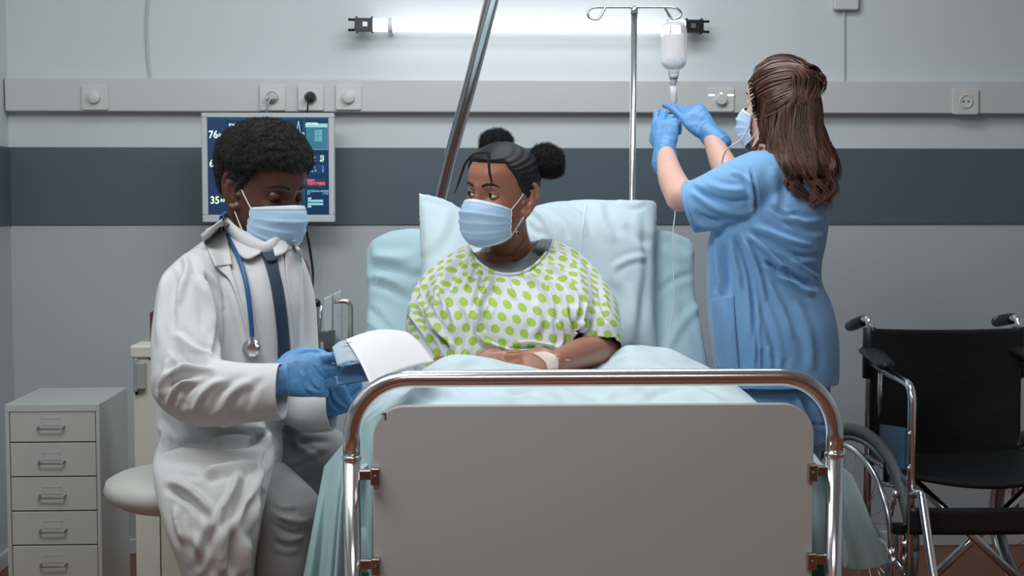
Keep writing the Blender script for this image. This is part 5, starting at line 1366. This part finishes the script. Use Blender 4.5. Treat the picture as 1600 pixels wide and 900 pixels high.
GV = folds(GV, np.array([list(f)+[f[-1]]*(4-len(f)) if len(f) < 4 else list(f)[:4] for f in GF]), [(a, b*.8, c*2.0) for a, b, c in fold_g])
ec = {}
for f in GF:
    for i in range(len(f)):
        e = (min(f[i], f[(i+1) % len(f)]), max(f[i], f[(i+1) % len(f)])); ec[e] = ec.get(e, 0)+1
zz_ = PX(GV)[:, 1] < 440
be = [e for e, n_ in ec.items() if n_ == 1 and zz_[e[0]] and zz_[e[1]]]
bidx = np.array(sorted({i for e in be for i in e})); bm_ = np.zeros(len(GV)); bm_[bidx] = 1
nb_ = {}
for a, b in be: nb_.setdefault(a, []).append(b); nb_.setdefault(b, []).append(a)
for _ in range(30):
    W_ = GV.copy()
    for i, ns in nb_.items(): W_[i] = .5*GV[i] + .5*GV[ns].mean(0)
    GV = W_
bpts = GV[bidx]; bpx = PX(bpts)
used = sorted({i for f in GF for i in f}); remap = {v: k for k, v in enumerate(used)}
GV = GV[used]; GF = [tuple(remap[i] for i in f) for f in GF]
go_ = obj('gown', (GV, GF), M_DOT, pat, label='white hospital gown with lime green polka dots')
# pattern coordinates: unrolled around the torso
c0_ = P(800, 480, 3.50); dx = GV[:, 0]-c0_[0]; dy = GV[:, 1]-c0_[1]
u_ = dx + .55*np.sign(dx)*np.maximum(0, dy+.10)*np.clip(np.abs(dx)/.1, 0, 1); v_ = GV[:, 2] + .0 + .65*np.maximum(0, dy+.12) 
u_ = u_ + .006*np.sin(v_*24) + .10*(v_-1.1); v_ = v_ + .006*np.sin(u_*22) + .08*u_
at = go_.data.attributes.new('dots', 'FLOAT_VECTOR', 'POINT'); at.data.foreach_set('vector', np.stack([u_, v_, u_*0], 1).astype(np.float32).ravel())
solid(go_, .002, -1)
bg = bvh_of((GV, GF), (QV, QF.tolist()))
def add_dots_attr(o):
    V = np.array([v.co[:] for v in o.data.vertices]); a2 = o.data.attributes.new('dots', 'FLOAT_VECTOR', 'POINT')
    a2.data.foreach_set('vector', np.stack([V[:, 0]-c0_[0], V[:, 2]*1.0, V[:, 2]*0], 1).astype(np.float32).ravel())
npts = []
for x, y in resample(neck, 40):
    dq = np.hypot(bpx[:, 0]-x, bpx[:, 1]-y) + 400*np.maximum(0, bpts[:, 1]-3.60); k_ = dq.argsort()[:4]; npts.append(bpts[k_].mean(0)+np.array([0, -.002, .001]))
npts = smooth_np(np.array(npts), [(i, i+1, i+1) for i in range(39)], 6, .5)
nb = obj('neckline_binding', tube(npts, .0042, n=10, sub=2), M_DOT, go_); add_dots_attr(nb)
# grey t-shirt in the neck opening
M_TEE = cloth_mat('grey_tshirt', (140, 150, 156))
inner = [(744, 398), (757, 407), (772, 412), (788, 413), (806, 410), (820, 402), (831, 391), (840, 380), (845, 373)]
outer = [(738, 394), (750, 414), (768, 427), (790, 434), (814, 431), (836, 419), (850, 402), (859, 386), (864, 373)]
tv_, tf_ = patch(bvh_of((QV, QF.tolist())), inner, outer, 12, 50, .006, 3.47, 8)
tee = obj('tshirt', (tv_, tf_), M_TEE, pat, label='grey t-shirt showing at the neckline'); solid(tee, .003, 1)
obj('tshirt_back_collar', tube([P(842, 380, 3.56), P(832, 382, 3.60), P(800, 382, 3.61), P(762, 388, 3.59), P(750, 398, 3.54)], .0055, n=10, flat=1.6, up=(0, 0, 1)), M_TEE, tee)
bq = bvh_of((QV, QF.tolist()))
nk = [on(bq, x, y, .0012, 3.47) for x, y in [(823, 362), (822, 374), (816, 386), (806, 397), (798, 404)]]
obj('necklace', tube(nk, .0009, n=6, sub=6), mat('thin_gold', (200, 160, 120), .3, metal=1.0), pat)
# earring
e0 = on(bq, 808, 334, .004, 3.42)
er = obj('earring', join(*[sphere(e0+np.array([.0006*math.sin(k*2), -.006, -.0045*k-.004]), .0016, 8, 6) for k in range(8)], sphere(e0+np.array([-.001, -.007, -.047]), (.0055, .003, .0065), 14, 8)), mat('dark_silver', (120, 115, 110), .3, metal=1.0), pat)
# plaster with catheter on the wrist
M_TAPE = cloth_mat('beige_plaster', (222, 200, 186))
pv, pf_ = patch(bq, [(832, 551), (843, 558), (852, 566), (856, 577)], [(852, 549), (866, 554), (873, 564), (872, 577)], 10, 14, .0022, 3.30, 2)
pt_ = obj('wrist_plaster', (pv, pf_), M_TAPE, pat, label='beige adhesive plaster on the wrist'); solid(pt_, .0012, 1)
obj('plaster_tab', join(bar(on(bq, 868, 560, .004, 3.3), on(bq, 890, 563, .006, 3.3), .0014)), M_TAPE, pt_)
# white device with blue print held in the lap
dv0 = P(812, 572, 3.20)
dv = thing('call_button', 'small white device with blue print lying in the patient\'s lap', 'remote', dv0)
bevel(obj('case', obox(dv0+np.array([0, 0, -.008]), nrm((1, -.1, 0)), nrm((.1, 1, .2)), nrm((0, -.2, 1)), .030, .045, .008), M_WHITEPL, dv, smooth=False), .004, 3)
obj('blue_print', obox(dv0+np.array([-.002, -.030, -.0055]), (1, 0, 0), nrm((0, 1, .2)), nrm((0, -.2, 1)), .012, .003, .0006), mat('print_blue', (40, 50, 110), .5), dv, smooth=False)
# ================================================================== NURSE (standing, right)
nur = thing('person', 'nurse in light blue scrubs with long brown hair standing and reaching to the drip', 'person', (P(1205, 800, 3.74)[0], 3.74, 0))
SK_N = skin_mat('fair_skin', (214, 172, 156), .45)
MN = head_matrix(P(1219, 163, 3.76), -134, -4, 0, 1.0)
M_SCRUB = cloth_mat('blue_scrub_cotton', (120, 167, 212)); M_GLOVE2 = mat('blue_nitrile', (0, 0, 0))
NW1 = P(1039, 233, 3.93); NW2 = P(1108, 208, 4.06)
def Nh1(g): return hand(NW1, (.05, .30, 1), (-.45, -1, .35), -1, s=.92, grow=g, curls=((20, 44, 30), (34, 60, 40), (44, 66, 40), (50, 66, 40)), splay=(2, 0, -3, -6), thumb=[(.020, .014, -.004), (.036, .040, -.010), (.036, .066, -.018), (.026, .086, -.026)])
def Nh2(g): return hand(NW2, nrm(P(1068, 163, 4.10)-NW2), (-.1, -1, .45), -1, s=.98, grow=g, curls=((8, 24, 16), (30, 48, 20), (44, 56, 30), (52, 60, 30)), splay=(2, 0, -3, -6), thumb=[(-.010, .016, -.006), (-.030, .044, -.016), (-.028, .072, -.022), (-.018, .094, -.020)])
nnp = head_prims(MN) + [
    tube([xf(MN, (0, .01, -.055)), P(1205, 235, 3.74), P(1208, 268, 3.74)], [.052, .052, .065], n=22),
    sil([(258, 1165, 1255, 3.74, .05), (285, 1140, 1270, 3.73, .09), (340, 1135, 1275, 3.72, .10), (430, 1125, 1268, 3.72, .10), (520, 1130, 1284, 3.72, .10), (600, 1150, 1270, 3.72, .08), (660, 1165, 1262, 3.72, .07)], sub=4),
    tube([P(1175, 285, 3.70), P(1120, 305, 3.70), P(1066, 306, 3.74)], [.055, .048, .040], n=18),
    tube([P(1064, 308, 3.74), P(1048, 275, 3.83), NW1], [.041, .036, .022], n=18),
    tube([P(1200, 275, 3.84), P(1160, 300, 3.90), P(1146, 292, 3.92)], [.055, .047, .040], n=18),
    tube([P(1148, 290, 3.92), P(1128, 252, 3.99), NW2], [.040, .036, .022], n=18),
    tube([P(1180, 640, 3.72), P(1178, 800, 3.71), P(1180, 1010, 3.70)], [.07, .05, .04], n=18), tube([P(1245, 640, 3.76), P(1245, 800, 3.78), P(1240, 1010, 3.8)], [.07, .05, .04], n=18),
] + Nh1(-.0035) + Nh2(-.0035)
NV, NF = remesh(nnp, .0034, 2)
obj('body', (NV, NF), SK_N, nur)
add_eyes(MN, nur, SK_N, iris=(70, 90, 90), gaze=(0, -1, .2), top=15, bot=-15, brow=(80, 55, 40), brow_w=.0028)
face_mask(MN, nur)
for i, (h, W, fv) in enumerate(((Nh1, NW1, nrm((.05, .30, 1))), (Nh2, NW2, nrm(P(1068, 163, 4.10)-NW2)))):
    gv, gf = remesh(h(.0015) + [tube([W - .045*fv, W - .015*fv, W+.01*fv], [.037, .034, .030], n=20)], .0025, 2)
    gv = wobble(gv, normals_np(gv, gf), .0012, 60, 9+i)
    obj('glove', (gv, gf), M_GLOVE2, nur, label='blue nitrile glove')
# trousers
tp = [sil([(580, 1132, 1293, 3.73, .12), (640, 1138, 1295, 3.73, .13), (690, 1142, 1290, 3.73, .12)], sub=4, n=40),
      tube([P(1184, 660, 3.70), P(1186, 720, 3.70), P(1184, 860, 3.69), P(1182, 1040, 3.70)], [.075, .075, .068, .062], n=24), tube([P(1242, 660, 3.76), P(1240, 720, 3.77), P(1236, 860, 3.78), P(1236, 1040, 3.8)], [.082, .072, .068, .062], n=24)]
V, F = remesh(tp, .0065, 4)
V = folds(V, F, [([(1252, 620), (1270, 650), (1285, 690)], 4, -.012), ([(1240, 612), (1256, 650), (1272, 700)], 5, .010), ([(1262, 625), (1282, 660), (1290, 700)], 4, .008), ([(1255, 680), (1270, 670), (1288, 660)], 3, -.006)])
obj('trousers', (V, F), M_SCRUB, nur)
for px, Y in ((1180, 3.68), (1242, 3.78)):
    c = P(px, 1070, Y); obj('shoe', remesh([tube([(c[0]+.03, c[1]-.05, .045), (c[0]-.02, c[1]+.06, .045), (c[0]-.06, c[1]+.15, .032)], [.045, .044, .034], n=16)], .007, 2), mat('white_shoe', (205, 205, 205), .5), nur)
# tunic
sp_ = [
    sil([(243, 1180, 1246, 3.75, .05), (252, 1160, 1262, 3.745, .075), (268, 1140, 1276, 3.735, .10), (290, 1128, 1288, 3.73, .12), (320, 1122, 1291, 3.72, .13), (350, 1116, 1291, 3.715, .13), (380, 1108, 1287, 3.71, .13), (410, 1106, 1281, 3.71, .125), (440, 1106, 1281, 3.71, .125),
         (470, 1106, 1294, 3.715, .135), (510, 1110, 1304, 3.72, .15), (560, 1117, 1307, 3.725, .155), (604, 1123, 1305, 3.725, .155), (640, 1126, 1304, 3.725, .155)], sub=6, n=64, p=2.4),
    tube([P(1190, 284, 3.68), P(1150, 300, 3.66), P(1110, 316, 3.67), P(1062, 330, 3.70)], [.085, .082, .074, .064], n=30),
    tube([P(1205, 275, 3.84), P(1170, 292, 3.89), P(1148, 300, 3.92)], [.075, .072, .062], n=26),
]
SV, SF = remesh(sp_, .0052, 4)
axs = nrm(P(1062, 330, 3.70)-P(1110, 316, 3.67))
SV, SF = cut(SV, SF, P(1077, 323, 3.69), axs, P(1066, 328, 3.70), .085)
SV, SF = cut(SV, SF, P(1200, 607, 3.6), (.02, 0, -1), P(1214, 640, 3.72), .30)
SV, SF = cut(SV, SF, P(1155, 297, 3.91), nrm((-1, .3, .1)), P(1148, 300, 3.92), .08)
fold_n = [
    ([(1085, 300), (1110, 322), (1150, 332), (1185, 328)], 6, .008), ([(1078, 290), (1105, 305), (1140, 315), (1175, 312)], 5, -.008), ([(1100, 285), (1130, 296), (1165, 298)], 6, .006), ([(1085, 330), (1110, 345), (1150, 350)], 6, -.006), ([(1090, 348), (1120, 352), (1155, 342)], 5, .006),
    ([(1172, 262), (1180, 300), (1182, 335)], 3, -.007), ([(1168, 262), (1174, 300), (1176, 330)], 4, .005), ([(1140, 268), (1160, 275), (1175, 290)], 4, .004),
    ([(1112, 368), (1118, 410), (1116, 460)], 4, -.006), ([(1130, 366), (1134, 410), (1140, 460)], 5, -.009), ([(1122, 370), (1126, 420), (1128, 460)], 5, .007), ([(1142, 364), (1150, 410), (1160, 450)], 5, .010), ([(1150, 364), (1166, 410), (1176, 460), (1180, 530)], 4, -.010), ([(1158, 362), (1180, 410), (1196, 470)], 5, .009),
    ([(1165, 362), (1200, 395), (1232, 425)], 5, .011), ([(1170, 358), (1215, 385), (1250, 400), (1280, 400)], 5, -.008), ([(1180, 352), (1225, 372), (1270, 385)], 6, .008), ([(1195, 408), (1220, 425), (1245, 440)], 4, -.012), ([(1222, 418), (1250, 435), (1278, 452)], 4, -.012), ([(1215, 428), (1245, 448), (1272, 462)], 6, .010), ([(1235, 405), (1262, 425), (1280, 438)], 5, .010),
    ([(1190, 430), (1215, 470), (1240, 530)], 6, .006), ([(1180, 450), (1200, 510), (1215, 570)], 6, -.005), ([(1225, 330), (1250, 345), (1285, 345)], 5, .006), ([(1225, 345), (1255, 360), (1288, 362)], 5, -.006), ([(1200, 320), (1225, 335), (1250, 335)], 4, -.004),
    ([(1182, 500), (1183, 550), (1181, 600)], 2.2, -.007), ([(1187, 540), (1188, 570), (1187, 603)], 2.5, .006), ([(1240, 470), (1262, 520), (1270, 580)], 8, .006), ([(1128, 470), (1140, 520), (1150, 590)], 7, .006), ([(1200, 540), (1206, 580)], 5, .004), ([(1225, 560), (1230, 600)], 6, -.004), ([(1205, 260), (1212, 300), (1210, 330)], 8, .004),
]
SV = folds(SV, np.array([list(f)+[f[-1]]*(4-len(f)) if len(f) < 4 else list(f)[:4] for f in SF]), [(a, b*.85, c*1.4) for a, b, c in fold_n])
tun = obj('scrub_tunic', (SV, SF), M_SCRUB, nur, label='light blue scrub tunic with short sleeves'); solid(tun, .0022, -1)
bs = bvh_of((SV, SF))
pk = patch(bs, [(1109, 467), (1112, 520), (1121, 578)], [(1146, 459), (1150, 520), (1155, 582)], 12, 20, .005, 3.6, 2); pko = obj('pocket', pk, M_SCRUB, tun); solid(pko, .003, 1)
for a_, b_ in (([(1068, 284), (1066, 300), (1070, 325), (1078, 350), (1084, 362)], [(1073, 282), (1071, 300), (1075, 325), (1083, 348), (1089, 360)]),):
    hh = patch(bs, a_, b_, 5, 16, .003, 3.68, 2); solid(obj('sleeve_hem', hh, M_SCRUB, tun), .0022, 1)

# hair: inner volume + thousands of combed strands
hv = [
    sil([(93, 1206, 1232, 3.77, .03), (100, 1192, 1248, 3.77, .06), (112, 1179, 1272, 3.765, .09), (128, 1174, 1281, 3.76, .10), (140, 1173, 1279, 3.76, .10), (165, 1181, 1280, 3.745, .10), (200, 1184, 1284, 3.735, .095), (235, 1198, 1287, 3.70, .08), (255, 1204, 1290, 3.66, .06), (270, 1224, 1288, 3.63, .035), (280, 1238, 1282, 3.61, .02)], sub=5, n=40),
]
WV, WF = remesh(hv, .0055, 3)
WN = normals_np(WV, WF)
def hair_strand_mat():
    m = bpy.data.materials.new('brown_hair'); m.use_nodes = True; nt = m.node_tree; b = nt.nodes['Principled BSDF']
    a = nt.nodes.new('ShaderNodeAttribute'); a.attribute_name = 'tone'; nt.links.new(a.outputs['Color'], b.inputs['Base Color'])
    b.inputs['Roughness'].default_value = .38; b.inputs['Specular IOR Level'].default_value = .6; return m
M_HAIRB = mat('dark_brown_hair', (74, 52, 43), .6, bump=.5, bscale=160, stretch=(5, 5, 1)); M_HAIRS = hair_strand_mat()
hr = obj('hair', (WV, WF), M_HAIRB, nur, label='long wavy brown hair, half tied up')
bw = bvh_of((WV, WF))
fams = [  # pairs of guide lines (pixels); strands are blended between them
    ([(1168, 128), (1195, 104), (1230, 96), (1262, 108)], [(1171, 150), (1200, 132), (1236, 122), (1262, 120)], 420, .004, .6),
    ([(1171, 150), (1200, 132), (1236, 122), (1262, 120)], [(1176, 176), (1205, 158), (1238, 142), (1262, 132)], 420, .003, .6),
    ([(1190, 98), (1215, 85), (1245, 90), (1268, 104)], [(1168, 128), (1195, 104), (1230, 96), (1262, 108)], 300, .004, .5),
    ([(1258, 100), (1276, 108), (1284, 122), (1280, 150)], [(1236, 112), (1240, 128), (1236, 150), (1234, 175)], 520, .010, .8),
    ([(1184, 172), (1188, 205), (1192, 240), (1186, 262)], [(1215, 160), (1214, 200), (1216, 250), (1240, 300)], 800, .005, 1.6),
    ([(1215, 160), (1214, 200), (1216, 250), (1240, 300)], [(1250, 150), (1248, 210), (1262, 270), (1270, 325)], 900, .006, 2.0),
    ([(1250, 150), (1248, 210), (1262, 270), (1270, 325)], [(1281, 140), (1284, 210), (1298, 260), (1288, 315)], 800, .006, 2.0),
    ([(1281, 140), (1284, 200), (1300, 250), (1294, 300)], [(1276, 150), (1288, 215), (1304, 260), (1296, 320)], 120, .006, 2.5),
    ([(1188, 205), (1184, 226), (1172, 234), (1156, 240)], [(1192, 212), (1188, 230), (1182, 238), (1170, 242)], 140, .006, 1.5),
    ([(1222, 262), (1232, 288), (1250, 305), (1262, 325)], [(1232, 262), (1244, 290), (1258, 310), (1276, 328)], 120, .008, 3.0),
    ([(1174, 172), (1200, 158), (1232, 142), (1258, 130)], [(1180, 190), (1212, 176), (1240, 158), (1262, 140)], 300, .007, .6),
    ([(1180, 104), (1206, 86), (1236, 85), (1266, 99)], [(1176, 112), (1202, 94), (1236, 92), (1266, 106)], 260, .006, .5),
    ([(1262, 98), (1280, 106), (1290, 124), (1284, 150)], [(1252, 98), (1270, 108), (1276, 126), (1272, 158)], 420, .014, .7),
    ([(1270, 104), (1284, 114), (1290, 128)], [(1262, 112), (1276, 124), (1286, 136)], 120, .018, .8),
    ([(1283, 150), (1287, 200), (1300, 245), (1300, 290)], [(1278, 160), (1284, 215), (1296, 262), (1284, 330)], 260, .010, 2.0),
    ([(1182, 150), (1184, 190), (1188, 225), (1178, 245)], [(1196, 160), (1194, 200), (1198, 240), (1196, 265)], 300, .008, 1.2),
    ([(1246, 262), (1258, 290), (1268, 312), (1276, 330)], [(1276, 262), (1284, 290), (1290, 305), (1286, 322)], 240, .010, 2.5),
    ([(1285, 230), (1296, 262), (1300, 290), (1292, 322)], [(1276, 250), (1286, 280), (1284, 305), (1278, 335)], 160, .012, 3.0),
    ([(1216, 235), (1228, 265), (1240, 290), (1256, 318)], [(1236, 250), (1248, 280), (1256, 300), (1268, 326)], 160, .012, 3.0),
]
def strands(fams, bvh, Yd, seed=11, n=16, rad=.0007):
    rs = np.random.RandomState(seed); Vs = []; Fs = []; T = []; k = 0
    tones = np.array([srgb((66, 46, 38))[:3], srgb((94, 66, 54))[:3], srgb((128, 90, 72))[:3], srgb((112, 64, 52))[:3]])
    for A, B, cnt, lift, jit in fams:
        a = resample(A, n); b = resample(B, n)
        clump = rs.uniform(0, 1, max(6, cnt//22))
        # surface depth along a lookup grid
        gu = 24; base = np.zeros((gu+1, n, 3))
        for i in range(gu+1):
            for j in range(n):
                q = a[j]*(1-i/gu)+b[j]*(i/gu); h = on(bvh, q[0], q[1], 0, -1)
                if h[1] < 0: h = None
                base[i, j] = h if h is not None else np.nan
        dep = base[:, :, 1]; good = ~np.isnan(dep); md = np.nanmedian(dep) if good.any() else Yd
        for j in range(n):
            col = dep[:, j]; g = ~np.isnan(col)
            dep[:, j] = np.interp(np.arange(gu+1), np.arange(gu+1)[g], col[g]) if g.any() else md
        for _ in range(cnt):
            c = clump[rs.randint(len(clump))]; u0 = np.clip(c + rs.normal(0, .02), 0, 1); u1 = np.clip(.65*c+.35*u0 + rs.normal(0, .035), -.03, 1.03)
            ph = rs.uniform(0, 6.28)*.25 + c*9; am = 1.5*jit*rs.uniform(1.2, 3.0); ln = rs.uniform(.72, 1.0); st = rs.uniform(0, .12); lf = lift*rs.uniform(.2, 1.5)
            pts = []
            for j in range(n):
                t = st + (ln-st)*j/(n-1); jj = t*(n-1); j0 = min(int(jj), n-2); fr = jj-j0; u = u0*(1-t)+u1*t
                q = (a[j0]*(1-fr)+a[j0+1]*fr)*(1-u) + (b[j0]*(1-fr)+b[j0+1]*fr)*u
                uu = min(max(u, 0), 1)*gu; i0 = min(int(uu), gu-1); fu = uu-i0
                Y = (dep[i0, j0]*(1-fu)+dep[i0+1, j0]*fu)*(1-fr) + (dep[i0, j0+1]*(1-fu)+dep[i0+1, j0+1]*fu)*fr
                q = q + np.array([am*math.sin(ph+t*8.5)*t*1.6, 0])
                pts.append(P(q[0], q[1], Y - lf - .002))
            pts = np.array(pts); d = np.gradient(pts, axis=0); d /= np.linalg.norm(d, axis=1)[:, None]+1e-9
            sd = np.cross(d, [0, 1.0, 0]); sd /= np.linalg.norm(sd, axis=1)[:, None]+1e-9; fr_ = np.cross(sd, d)
            tone = tones[rs.choice(4, p=[.42, .30, .14, .14])]*rs.uniform(.75, 1.25)
            for j in range(n):
                r = rad*(1-.7*(j/(n-1))**3)*rs.uniform(.9, 1.1)
                tj = tone*(1+np.array([.45, .25, .22])*max(0, (j/(n-1)-.45)/.55))
                for m_ in range(3):
                    an = 2*PI*m_/3+PI/2; Vs.append(pts[j] + (sd[j]*math.cos(an)+fr_[j]*math.sin(an))*r); T.append(tj)
            for j in range(n-1):
                for m_ in range(3):
                    x, y = k+j*3+m_, k+j*3+(m_+1) % 3; Fs.append((x, y, y+3, x+3))
            k += n*3
    return np.array(Vs), np.array(Fs), np.array(T)
sv, sf, tn = strands(fams, bw, 3.66)
so_ = obj('hair_strands', (sv, sf), M_HAIRS, hr); so_['kind'] = 'stuff'
ca = so_.data.color_attributes.new('tone', 'FLOAT_COLOR', 'POINT'); ca.data.foreach_set('color', np.hstack([tn, np.ones((len(tn), 1))]).astype(np.float32).ravel())
# pale pink cord hanging from the ear over the far arm
tag(obj('cord', tube(PP([(1174, 178, 3.66), (1170, 200, 3.70), (1158, 218, 3.74), (1140, 230, 3.80), (1132, 240, 3.86), (1128, 255, 3.93)]), .0022, n=8), mat('pink_cord', (244, 216, 208), .5), nur), 'pale pink cord hanging down from the ear')
